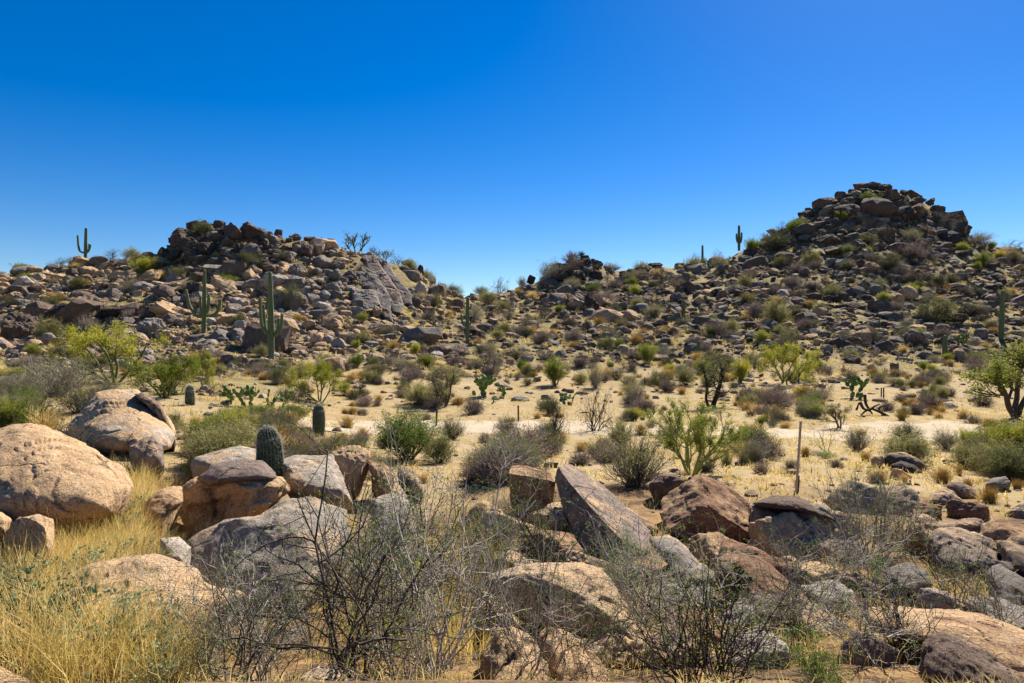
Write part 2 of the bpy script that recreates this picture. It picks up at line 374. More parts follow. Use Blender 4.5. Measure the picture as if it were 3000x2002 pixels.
build_ground()
def build_path():
    ctr = np.array([on_ground(px, py)[:2] for px, py in ((900, 1262), (1080, 1250), (1300, 1252), (1500, 1258), (1800, 1258), (2050, 1262), (2300, 1268), (2600, 1262), (2850, 1256), (3200, 1250))])
    c = catmull(ctr, 260); n = 15
    d = np.gradient(c, axis=0); d /= np.linalg.norm(d, axis=1)[:, None]; nrm = np.c_[-d[:, 1], d[:, 0]]
    ed = 2.2 + .7 * fbm(np.c_[np.arange(260) / 9.0, np.zeros(260), np.zeros(260)], 3, 21); ed2 = 2.0 + .7 * fbm(np.c_[np.arange(260) / 8.0, np.ones(260) * 5, np.zeros(260)], 3, 22)
    t = np.linspace(-1, 1, n); W = np.where(t[None] < 0, ed[:, None] * t[None], ed2[:, None] * t[None])
    P = c[:, None, :] + nrm[:, None, :] * W[..., None]; P = P.reshape(-1, 2)
    V = np.c_[P, zfun(P[:, 0], P[:, 1]) + .035 - .03 * np.tile(np.abs(t) ** 4, 260)]
    i = (np.arange(259)[:, None] * n + np.arange(n - 1)[None]).ravel()
    tag(link('path', mesh_from('path', V, [np.c_[i, i + n, i + n + 1, i + 1]], mats=[M['path']])), kind='structure')
build_path()

# ------------------------------------------------------------------ rocks
def rock_dirs(seed, lvl, npl=13, sharp=14, rough=.07, bed=0.0):
    rg = np.random.default_rng(seed); D, Fc = ico(lvl)
    N = rg.normal(size=(npl, 3)); N /= np.linalg.norm(N, axis=1)[:, None]
    d = rg.uniform(.55, 1.0, npl)
    if seed % 3:                                       # jointed blocks
        Qm = np.linalg.qr(rg.normal(size=(3, 3)))[0]; N = np.r_[N[:5 + seed % 3], Qm, -Qm]; d = np.r_[d[:5 + seed % 3] + .12, rg.uniform(.55, .92, 6)]
    t = np.maximum(D @ N.T, 0) / d; t = np.c_[t, np.full(len(D), 1 / 1.12)]
    r = (t ** sharp).sum(1) ** (-1.0 / sharp)
    r = r * (1 + rough * fbm(D * 1.9 + seed * 3.1, 4, seed) + rough * .6 * fbm(D * 7.5 + seed, 3, seed + 50))
    V = D * r[:, None]
    if bed: V[:, 2] += bed * np.sin(V[:, 2] * 16 + 3 * vnoise(D * 2 + seed)) * .03
    V -= (V.max(0) + V.min(0)) / 2; V /= (V.max(0) - V.min(0)) / 2
    return V, Fc
ROCKS = []
for k in range(30):
    V, Fc = rock_dirs(100 + k, 4, 9 + k % 5, [24, 36, 50][(k // 3) % 3], .07 + .02 * (k % 4))
    ROCKS.append(mesh_from('boulder_form', V, [Fc], smooth=False, mats=[M['rock_far']]))
RUB = [rock_dirs(300 + k, 3 if k < 8 else 2, 8 + k % 5, 20 + 14 * (k % 2), .06) for k in range(22)]
NEAR = []
for k in range(9):
    V, Fc = rock_dirs(500 + k, 5, 9 + k % 5, [12, 20, 30][k % 3], .09)
    NEAR.append(mesh_from('boulder_form', V, [Fc], mats=[M['rock']]))

BOULDERS = []     # (object, px, py, w, h, tone, dist)
def tone_color(t, rg=R):
    c = TONES[t]; v = rg.uniform(.72, 1.2)
    return tuple(min(1, x * v) for x in c)
def hill_boulder(px, py, w, h, tone, Y=None, tilt=0.0, fresh=None):
    Yh = hit(px, min(py + h * .30, py + 40)) if Y is None else Y
    c = bp(px, py, Yh + .25 * w / F * Yh)
    drop = (c.z - h / F * Yh * .5) - (gz(c.x, c.y) - .15 * h / F * Yh)
    if drop > 0: c.z -= min(drop, 1.6)
    sx, sz = w / F * Yh / 2 * 1.06, h / F * Yh / 2 * 1.10; sy = (sx * .6 + sz * .4) * R.uniform(.9, 1.25)
    o = link('boulder', R.choice(ROCKS)); o.location = c
    q = Euler((R.uniform(-.12, .12), tilt + R.uniform(-.12, .12), R.choice((0, PI)) + R.uniform(-.35, .35)))
    o.rotation_euler = q; o.scale = (sx, sy, sz)
    f = fresh if fresh is not None else {'tan': .60, 'rust': .62, 'pale': .34}.get(tone, R.uniform(.28, .46))
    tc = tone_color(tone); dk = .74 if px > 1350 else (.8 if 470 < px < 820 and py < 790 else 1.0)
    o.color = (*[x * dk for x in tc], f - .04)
    o['category'] = 'boulder'
    BOULDERS.append([o, px, py, w, h, tone, Yh]); return o

def traced(name, poly, Y0, lean=1.0, T=None, q=3.0, lvl=5, seed=1, tone='grey', fresh=.4, cuts=(), rough=.05, parent=None, mat='rock', layers=0.0, sink=True):
    """a boulder whose outline follows poly (photo pixels at distance Y0), with a depth T metres and a face leaning back by lean"""
    P = np.asarray(poly, float); c = (P.max(0) + P.min(0)) / 2
    A2 = np.roll(P, -1, 0); cr = P[:, 0] * A2[:, 1] - A2[:, 0] * P[:, 1]; ar = cr.sum() / 2
    c = np.array([((P[:, 0] + A2[:, 0]) * cr).sum(), ((P[:, 1] + A2[:, 1]) * cr).sum()]) / (6 * ar)
    Q = (P - c) * [1, -1]; th = np.linspace(-PI, PI, 361); Rr = np.zeros(361)
    E0, E1 = Q, np.roll(Q, -1, 0)
    for k, t in enumerate(th):                       # polar radius of the outline
        d = np.array([math.cos(t), math.sin(t)]); n = np.array([-d[1], d[0]])
        a, b = E0 @ n, E1 @ n; m = (a * b <= 0) & (np.abs(a - b) > 1e-9)
        if m.any():
            f = a[m] / (a[m] - b[m]); Rr[k] = max(((E0[m] + (E1[m] - E0[m]) * f[:, None]) @ d).max(), 1.0)
        else: Rr[k] = Rr[k - 1]
    kern = np.array([1, 2, 3, 2, 1]) / 9; Rr = np.convolve(np.r_[Rr[-3:-1], Rr, Rr[1:3]], kern, 'valid')
    D, Fc = ico(lvl); s = np.hypot(D[:, 0], D[:, 2]); t = np.arctan2(D[:, 2], D[:, 0])
    rad = np.interp(t, th, Rr); r = (s ** q + np.abs(D[:, 1]) ** q + 1e-9) ** (-1 / q)
    m = Y0 / F; wpx = P[:, 0].max() - P[:, 0].min(); hpx = P[:, 1].max() - P[:, 1].min()
    if T is None: T = .5 * m * (wpx + hpx) / 2
    ux, uz, dy = rad * np.cos(t) * s * r, rad * np.sin(t) * s * r, T * D[:, 1] * r
    L = np.c_[ux * m, dy, uz * m]                    # local metres before the lean
    for (nx, ny, nz, d) in cuts:
        n = np.array([nx, ny, nz], float); n /= np.linalg.norm(n); sc = m * (wpx + hpx) / 4
        over = np.maximum(L @ n - d * sc, 0); L -= n * over[:, None] * .92
    L[:, 1] += lean * L[:, 2]
    Yv = Y0 + L[:, 1]; W = np.c_[(c[0] + L[:, 0] / m - CX) / F * Yv, Yv, (CY - c[1] + L[:, 2] / m) / F * Yv]
    size = m * (wpx + hpx) / 2
    nrm = W - W.mean(0); nrm /= np.linalg.norm(nrm, axis=1)[:, None]
    disp = rough * size * (fbm(W / size * 2.6 + seed * 7.7, 5, seed) * .55) + rough * .30 * size * fbm(W / size * 9.0 + seed, 4, seed + 9)
    if layers: disp = disp + layers * size * .05 * np.tanh(4 * np.sin((L[:, 2] - .2 * L[:, 0] + .1 * size * vnoise(W / size * 2, seed)) / size * 16))
    crk = np.exp(-(fbm(W / size * 1.9 + seed * 3.3, 3, seed + 21) / .035) ** 2) * np.clip(fbm(W / size * 1.3 + seed, 2, seed + 33) * 3 + .3, 0, 1)
    disp = disp - crk * .022 * size - .018 * size * np.floor(2.5 * fbm(W / size * 1.6 + seed * 1.7, 3, seed + 44))
    W = W + nrm * disp[:, None]
    if sink and parent is None:                      # carry the underside down into the soil
        g = zfun(W[:, 0], W[:, 1]); lo = W[:, 2] < W[:, 2].mean(); gap = (W[lo, 2] - g[lo]).min() + .12
        k0 = W[lo, 2].argmin(); zc, zm = W[:, 2].mean(), W[:, 2].min(); zt = min(zm, g[lo].min() - .10)
        if zt < zm: W[lo, 2] = zc + (W[lo, 2] - zc) * (zt - zc) / (zm - zc)
    ctr = (W.max(0) + W.min(0)) / 2
    me = mesh_from(name, W - ctr, [Fc], mats=[M[mat]])
    o = link(name, me); o.location = ctr
    o.color = (*tone_color(tone), fresh)
    if parent is not None:
        o.parent = parent; o.location = Vector(ctr) - parent.location
    return o
# ------------------------------------------------------------------ foreground boulders: outline, distance, lean, tone ...
FG = [
 ('smooth golden tan dome boulder with thin cracks at the edge of the tall straw grass', [(-150,1330),(-60,1285),(0,1265),(40,1252),(85,1250),(130,1257),(190,1290),(270,1325),(350,1372),(392,1430),(345,1500),(200,1545),(60,1540),(-60,1520),(-140,1440)], 8.6, dict(lean=1.25, T=1.2, q=2.3, tone='tan', fresh=.78, rough=.03, lvl=6)),
 ('pale pinkish dome slab behind grey twigs, under the palo verde tree', [(205,1250),(250,1185),(285,1152),(335,1142),(400,1150),(450,1185),(495,1230),(520,1275),(500,1315),(440,1335),(330,1330),(240,1310)], 17, dict(lean=1.9, T=1.9, q=2.3, tone='pale', fresh=.55, rough=.035, lvl=6)),
 ('ragged dark ledge lying along the edge of the pale dome slab', [(395,1158),(420,1150),(470,1185),(515,1232),(508,1245),(470,1222),(430,1188)], 16.6, dict(lean=.6, T=.5, tone='brown', fresh=.4, rough=.08)),
 ('rounded brown rock poking from dry grass below the pale dome slab', [(380,1310),(420,1285),(450,1275),(475,1300),(482,1350),(450,1375),(410,1362),(385,1340)], 13.2, dict(lean=.8, T=.6, tone='purple', fresh=.45)),
 ('rust and charcoal layered boulder beside the stout spiny cactus', [(575,1400),(640,1395),(740,1396),(804,1396),(827,1418),(831,1440),(822,1460),(755,1504),(679,1526),(638,1548),(551,1552),(528,1507),(523,1469),(540,1428)], 10.3, dict(lean=.55, T=.75, q=3.2, tone='dark', fresh=.56, rough=.07, lvl=6, cuts=((-.5,-.75,-.35,.62),), layers=.6)),
 ('small smooth orange tan rock between straw grass and the rust layered boulder', [(414,1500),(440,1460),(480,1433),(525,1432),(532,1470),(500,1505),(470,1530),(430,1535)], 9.4, dict(lean=1.0, T=.35, tone='tan', fresh=.72, rough=.04)),
 ('broad pinkish grey slab with a dark undercut front, below the rust layered boulder', [(558,1600),(598,1554),(662,1526),(765,1514),(834,1468),(920,1468),(1000,1500),(1015,1560),(990,1640),(944,1690),(900,1755),(850,1750),(800,1735),(760,1735),(690,1720),(600,1690),(545,1640)], 7.9, dict(lean=1.6, T=.8, q=3.0, tone='pale', fresh=.42, rough=.05, lvl=6, cuts=((-.45,-.85,-.30,.66),))),
 ('wide weathered tan ledge under straw grass at the lower edge', [(190,1685),(265,1647),(403,1632),(478,1652),(552,1670),(604,1721),(713,1735),(640,1800),(520,1890),(414,1935),(170,1935),(110,1830),(130,1740)], 5.3, dict(lean=1.8, T=.7, tone='tan', fresh=.58, rough=.05, lvl=6)),
 ('small tan rock with a bright rim, tucked under the golden dome boulder', [(-70,1520),(-30,1500),(5,1502),(35,1522),(22,1562),(-60,1570)], 7.0, dict(lean=.6, T=.3, tone='tan', fresh=.7)),
 ('angular pinkish rock with a sharp pale crest below the golden dome boulder', [(12,1560),(60,1520),(115,1513),(152,1527),(150,1610),(105,1665),(30,1630)], 6.6, dict(lean=.5, T=.35, tone='tan', fresh=.6, cuts=((-.6,-.7,-.2,.5),))),
 ('cream rock chip wedged between straw grass and the broad grey slab', [(470,1580),(524,1575),(560,1606),(538,1650),(506,1656),(475,1625)], 7.1, dict(lean=1.2, T=.25, tone='pale', fresh=.5)),
 ('orange rock corner at the very bottom under the brittlebush', [(-80,1945),(0,1955),(60,1982),(115,2012),(80,2090),(-80,2090)], 3.3, dict(lean=1.0, T=.25, tone='tan', fresh=.75)),
 ('flat pinkish slab lying behind the stout spiny cactus', [(555,1345),(640,1322),(700,1308),(795,1328),(805,1352),(760,1372),(680,1378),(580,1372)], 12.8, dict(lean=2.2, T=.7, tone='pale', fresh=.45, rough=.06)),
 ('pale cracked slab beside the stout spiny cactus', [(812,1350),(865,1336),(970,1336),(982,1367),(1012,1420),(1030,1448),(985,1456),(934,1450),(883,1440),(832,1412)], 11.8, dict(lean=1.9, T=.8, tone='pale', fresh=.40, rough=.06, lvl=6)),
 ('yellow lichen crusted boulder at the end of the pale cracked slab', [(968,1327),(1005,1315),(1045,1312),(1078,1330),(1074,1362),(1052,1388),(1010,1402),(982,1380)], 12.8, dict(lean=.6, T=.4, tone='tan', fresh=.6, rough=.09)),
 ('split pinkish rock beside the lichen boulder', [(1078,1350),(1127,1359),(1157,1388),(1146,1436),(1092,1424)], 12.6, dict(lean=1.0, T=.4, tone='rust', fresh=.45, rough=.08)),
 ('leaning ridge of dull pink rock where the shrubs meet the bare sand', [(1165,1368),(1196,1374),(1232,1405),(1240,1430),(1207,1434),(1167,1408)], 12.8, dict(lean=1.0, T=.35, tone='purple', fresh=.45)),
 ('pale boulder mostly hidden behind bare twigs, downhill of the lichen boulder', [(1088,1470),(1132,1450),(1173,1443),(1200,1480),(1192,1540),(1144,1585),(1094,1555)], 9.3, dict(lean=1.3, T=.5, tone='pale', fresh=.4)),
 ('square rust topped block with a black shaded front', [(1496,1365),(1547,1364),(1612,1380),(1625,1425),(1614,1478),(1552,1485),(1498,1460)], 10.8, dict(lean=.35, T=.5, q=5, tone='rust', fresh=.45, cuts=((-.2,-.9,-.3,.45),(.1,-.3,.9,.50)))),
 ('tall grey slab tilted like a ramp beside the square block', [(1622,1400),(1630,1366),(1662,1345),(1692,1357),(1800,1445),(1840,1492),(1892,1491),(1918,1526),(1920,1560),(1898,1612),(1852,1640),(1780,1640),(1712,1600),(1655,1510)], 9.4, dict(lean=.95, T=.75, q=2.7, tone='purple', fresh=.40, rough=.045, lvl=6, cuts=((-.72,-.62,-.25,.46),(.62,-.32,.72,.20)))),
 ('massive reddish brown peaked boulder overhanging a black gap', [(1926,1456),(1978,1424),(2019,1400),(2034,1387),(2060,1389),(2108,1415),(2187,1472),(2201,1517),(2199,1560),(2176,1592),(2136,1608),(2085,1612),(2034,1620),(1998,1585),(1950,1568),(1940,1530),(1930,1484)], 10.0, dict(lean=.55, T=.85, q=2.8, tone='rust', fresh=.42, rough=.055, lvl=6, cuts=((-.62,-.55,.55,.52),(-.1,-.80,-.60,.58),(.55,-.5,.66,.56)))),
 ('jagged brown rock behind the massive peaked boulder', [(1905,1418),(1945,1386),(1975,1388),(2004,1410),(1985,1436),(1925,1446)], 12.0, dict(lean=.4, T=.4, tone='brown', fresh=.4, rough=.1)),
 ('long grey splintered slab leaning below the massive peaked boulder', [(1908,1573),(1950,1569),(1978,1584),(2010,1609),(2042,1638),(2078,1683),(2100,1760),(2112,1832),(2075,1850),(2030,1800),(2005,1745),(1962,1655),(1920,1615)], 7.4, dict(lean=1.2, T=.4, tone='grey', fresh=.40, rough=.06, layers=.7)),
 ('long smooth reddish slab sloping down into thorny twigs', [(2150,1645),(2173,1622),(2219,1627),(2262,1656),(2325,1708),(2371,1754),(2420,1813),(2402,1848),(2330,1850),(2290,1850),(2215,1785),(2163,1725)], 6.8, dict(lean=1.15, T=.45, q=2.6, tone='rust', fresh=.36, rough=.035, lvl=6)),
 ('broad grey brown boulder capped by a curved flake, beside the massive peaked boulder', [(2196,1480),(2235,1478),(2310,1475),(2391,1492),(2440,1520),(2498,1562),(2545,1606),(2552,1655),(2518,1680),(2449,1650),(2345,1640),(2299,1612),(2230,1570),(2200,1540)], 9.8, dict(lean=1.35, T=.8, q=2.6, tone='purple', fresh=.46, rough=.06, lvl=6, cuts=((.35,-.3,.85,.42),))),
 ('upright brown rock sliver between two slabs under thorny twigs', [(2112,1650),(2138,1648),(2165,1710),(2160,1765),(2121,1745)], 7.0, dict(lean=.4, T=.25, tone='brown', fresh=.35)),
 ('low grey dome rock in deep shade under the dense grey shrub', [(2583,1675),(2610,1662),(2662,1650),(2716,1673),(2730,1716),(2694,1752),(2633,1745)], 7.5, dict(lean=1.3, T=.5, tone='grey', fresh=.3)),
 ('big rounded brown boulder with a worn shoulder near the stacked plates', [(2730,1580),(2759,1553),(2806,1552),(2898,1587),(2935,1622),(2948,1655),(2921,1690),(2898,1730),(2863,1765),(2806,1745),(2748,1690),(2727,1630)], 8.8, dict(lean=.9, T=.7, q=2.6, tone='purple', fresh=.42, rough=.05, lvl=6)),
 ('smooth brown boulder cut by the frame edge beside the worn shoulder boulder', [(2924,1589),(2960,1590),(3012,1610),(3085,1640),(3105,1725),(3020,1705),(2950,1668)], 8.4, dict(lean=1.0, T=.6, tone='brown', fresh=.4)),
 ('grey cracked boulder below the brown boulder at the frame edge', [(2894,1680),(2932,1656),(2980,1678),(3042,1718),(3065,1810),(2980,1815),(2915,1780)], 7.5, dict(lean=1.0, T=.5, tone='grey', fresh=.36)),
 ('flat grey slab with twig shadows above the long orange slab', [(2825,1764),(2863,1748),(2932,1752),(3000,1786),(3065,1818),(3065,1870),(2960,1862),(2860,1815)], 6.5, dict(lean=1.6, T=.45, tone='grey', fresh=.34)),
 ('stack of thin brown plates on the edge of the sandy flat', [(2700,1540),(2760,1530),(2806,1523),(2862,1526),(2894,1548),(2906,1568),(2840,1575),(2750,1562)], 10, dict(lean=1.1, T=.55, tone='brown', fresh=.5, rough=.08, layers=1.0)),
 ('tan broken ledge beside the stack of thin plates', [(2896,1567),(2950,1560),(3012,1566),(3070,1588),(3050,1618),(2960,1610)], 9.9, dict(lean=1.5, T=.5, tone='tan', fresh=.55, rough=.08)),
 ('long orange brown slab curving across the lower corner', [(2530,1805),(2555,1780),(2616,1772),(2690,1780),(2806,1786),(2898,1806),(3000,1843),(3090,1890),(3120,2010),(2990,2010),(2921,1990),(2834,1946),(2748,1906),(2660,1880),(2565,1850)], 5.0, dict(lean=1.35, T=.55, q=2.5, tone='rust', fresh=.56, rough=.04, lvl=6)),
 ('grey brown boulder with a pale ridge line below the long orange slab', [(2712,1885),(2760,1855),(2817,1875),(2863,1898),(2932,1944),(3012,1988),(3070,2060),(2800,2100),(2735,2040),(2710,1960)], 4.1, dict(lean=.7, T=.4, tone='brown', fresh=.36, rough=.05, lvl=6)),
 ('large sunlit buff slab with an orange undercut rim among bare twigs', [(1428,1698),(1478,1680),(1518,1668),(1610,1653),(1692,1653),(1756,1673),(1808,1742),(1854,1800),(1900,1852),(1948,1923),(1996,1988),(1965,2060),(1870,2050),(1834,1965),(1765,1885),(1679,1835),(1575,1816),(1489,1776),(1435,1730)], 5.2, dict(lean=1.3, T=.5, q=2.8, tone='tan', fresh=.50, rough=.035, lvl=6, cuts=((-.4,-.7,-.6,.42),))),
 ('rounded buff rock under the rim of the large sunlit slab', [(1410,1920),(1452,1845),(1500,1834),(1555,1870),(1602,1946),(1604,2050),(1520,2090),(1425,2050)], 4.1, dict(lean=.9, T=.3, tone='tan', fresh=.5)),
 ('smooth orange rock squeezed beneath the large sunlit slab', [(1580,1862),(1610,1843),(1662,1863),(1722,1904),(1775,1963),(1806,2050),(1720,2100),(1645,2050),(1595,1965)], 4.25, dict(lean=1.1, T=.3, tone='rust', fresh=.6)),
 ('small grey rock in the dark gap below the tilted ramp slab', [(1808,1680),(1830,1658),(1860,1656),(1880,1675),(1865,1702),(1825,1706)], 7.4, dict(lean=.4, T=.15, tone='grey', fresh=.3)),
 ('pale crumbly rock at the bottom edge beneath the tangled bare twigs', [(870,1985),(930,1953),(990,1957),(1026,1990),(1006,2060),(890,2060)], 3.5, dict(lean=1.2, T=.2, tone='pale', fresh=.45, rough=.08)),
 ('mauve boulder with a dark notch behind the stout spiny cactus', [(636,1243),(670,1222),(700,1218),(728,1234),(724,1253),(690,1268),(648,1266)], 19.5, dict(lean=.7, T=.4, tone='purple', fresh=.35)),
 ('low dull pink rock leaning on the mauve notched boulder', [(686,1268),(715,1252),(745,1252),(758,1276),(735,1290),(690,1284)], 18.4, dict(lean=.9, T=.35, tone='rust', fresh=.4)),
 ('orange tan wedge rock touching the stout spiny cactus', [(703,1312),(725,1298),(757,1300),(760,1328),(730,1334)], 14.0, dict(lean=.5, T=.25, tone='tan', fresh=.65)),
 ('smooth grey dome rock at the foot of the thin green sapling', [(2364,1330),(2385,1322),(2408,1325),(2422,1340),(2410,1352),(2375,1350)], 20, dict(lean=.4, T=.3, q=2.4, tone='grey', fresh=.3)),
 ('brown cap rock balanced over a dark hollow on the sandy flat', [(2590,1345),(2605,1330),(2640,1329),(2682,1338),(2715,1362),(2690,1368),(2640,1358),(2600,1356)], 17.6, dict(lean=.6, T=.45, tone='brown', fresh=.4)),
 ('dark rock wedged beneath the brown cap rock', [(2608,1362),(2640,1352),(2680,1364),(2710,1392),(2670,1396),(2622,1386)], 17.0, dict(lean=.4, T=.4, tone='dark', fresh=.35)),
 ('yellowish block in front of the brown cap rock', [(2608,1395),(2615,1374),(2638,1376),(2672,1394),(2668,1414),(2635,1420),(2610,1414)], 15.6, dict(lean=.5, T=.3, tone='tan', fresh=.62, cuts=((-.2,-.8,-.5,.4),))),
 ('small orange block at the end of the brown cap rock', [(2551,1346),(2560,1333),(2585,1334),(2592,1350),(2575,1366),(2553,1362)], 17.4, dict(lean=.4, T=.2, tone='tan', fresh=.6)),
 ('striped buff boulder low on the sandy flat behind the dense grey shrub', [(2716,1470),(2735,1446),(2762,1432),(2790,1440),(2822,1470),(2815,1488),(2760,1486)], 13.0, dict(lean=.8, T=.4, tone='tan', fresh=.45)),
 ('dark mottled boulder leaning behind the striped buff boulder', [(2774,1424),(2790,1414),(2820,1416),(2855,1434),(2872,1460),(2850,1472),(2810,1462),(2785,1440)], 13.8, dict(lean=.6, T=.4, tone='brown', fresh=.42)),
 ('flat pale grey rock lying alone on the yellow grass', [(2884,1420),(2905,1403),(2945,1396),(2960,1412),(2955,1426),(2920,1424)], 14.4, dict(lean=1.2, T=.25, tone='grey', fresh=.3)),
 ('small buff stone on orange soil near the tall slim pole', [(2408,1462),(2420,1456),(2445,1468),(2452,1480),(2425,1480)], 12.2, dict(lean=.8, T=.15, tone='tan', fresh=.55)),
 ('low white sunlit rock near the gnarled mesquite tree', [(2758,1190),(2765,1180),(2785,1178),(2808,1190),(2800,1198),(2770,1198)], 38, dict(lean=.9, T=.4, tone='pale', fresh=.3)),
]
FGO = []
for k, (lab, poly, Y, kw) in enumerate(FG):
    kw = dict(kw); o = traced('boulder', poly, Y, seed=k + 3, **kw)
    tag(o, lab, 'boulder', 'large boulders near the viewer'); FGO.append(o)
tag(traced('cap_slab', [(582,1404),(623,1362),(679,1352),(730,1347),(771,1350),(804,1390),(806,1404),(740,1410),(680,1418),(612,1424)], 10.5, lean=1.5, T=.75, q=3.2, seed=77, tone='purple', fresh=.34, parent=FGO[4]), 'flat grey top slab split off along an orange crack')
tag(traced('curved_flake', [(2205,1478),(2225,1468),(2276,1455),(2322,1460),(2391,1483),(2440,1512),(2462,1534),(2400,1517),(2330,1497),(2270,1492)], 9.9, lean=1.0, T=.65, seed=78, tone='brown', fresh=.34, parent=FGO[24]), 'thin dark curved flake on top')
# the slanting granite face of the western hill: one bedrock face split into plates by its joints
PL = [[(1063,754),(1098,750),(1121,790),(1085,801)],[(1100,750),(1132,768),(1162,814),(1124,792)],[(1048,798),(1085,803),(1119,839),(1095,851),(1050,835)],[(1087,802),(1123,794),(1161,846),(1122,841)],
 [(1126,793),(1164,815),(1202,859),(1166,849)],[(1097,852),(1125,843),(1152,886),(1141,911),(1110,891)],[(1127,843),(1166,850),(1181,891),(1154,886)],[(1168,850),(1203,861),(1206,892),(1183,891)],
 [(1036,850),(1093,853),(1109,891),(1080,908),(1036,892)],[(1111,892),(1141,912),(1152,944),(1124,928)],[(1143,888),(1180,893),(1174,918),(1150,914)]]
sf = link('slab_face', None); sf.location = bp(1120, 850, hit(1120, 850))
for k, pl in enumerate(PL):
    cx, cy = np.mean(pl, 0); pl = [(cx + (a - cx) * 1.10, cy + (b - cy) * 1.10) for a, b in pl]; Yp = hit(cx, cy) - .6
    o = traced('plate', pl, Yp, lean=1.7, T=1.5, q=6, seed=120 + k, tone='grey' if k % 3 else 'purple', fresh=.26, rough=.085, mat='rock_far', parent=sf)
    bm = bmesh.new(); bm.from_mesh(o.data)
    for f in bm.faces: f.smooth = False
    bm.to_mesh(o.data); bm.free()
tag(sf, 'broad grey slab face split by joints, slanting down the end of the dark cliff', 'rock slab')

# smaller boulders wedged between the large ones
_pts = [(px, py) for px, py in zip(rng.uniform(1380, 3060, 520), rng.uniform(1470, 1960, 520))] + [(px, py) for px, py in zip(rng.uniform(520, 1380, 160), rng.uniform(1370, 1960, 160))]
FILL = []
for px, py in _pts:
    if len(FILL) >= 44: break
    if any(math.hypot(px - q[1], py - q[2]) < 75 for q in FILL): continue
    Y = hit(px, py); w = R.uniform(100, 250) * (1.0 if py > 1600 else .7); h = w * R.uniform(.45, .8); m = Y / F
    x = (px - CX) / F * Y; o = link('boulder', R.choice(NEAR)); o.location = (x, Y, gz(x, Y) + h * m * .12)
    o.scale = (w * m / 2, w * m / 2 * R.uniform(.8, 1.2), h * m / 2 * 1.2); o.rotation_euler = (R.uniform(-.3, .3), R.uniform(-.2, .45), R.uniform(0, 6.28))
    t = R.choice(('tan', 'purple', 'rust', 'pale', 'tan', 'rust')); o.color = (*tone_color(t), R.uniform(.34, .56)); o['category'] = 'boulder'
    FILL.append((o, px, py - h * .3, w, h, t, Y))
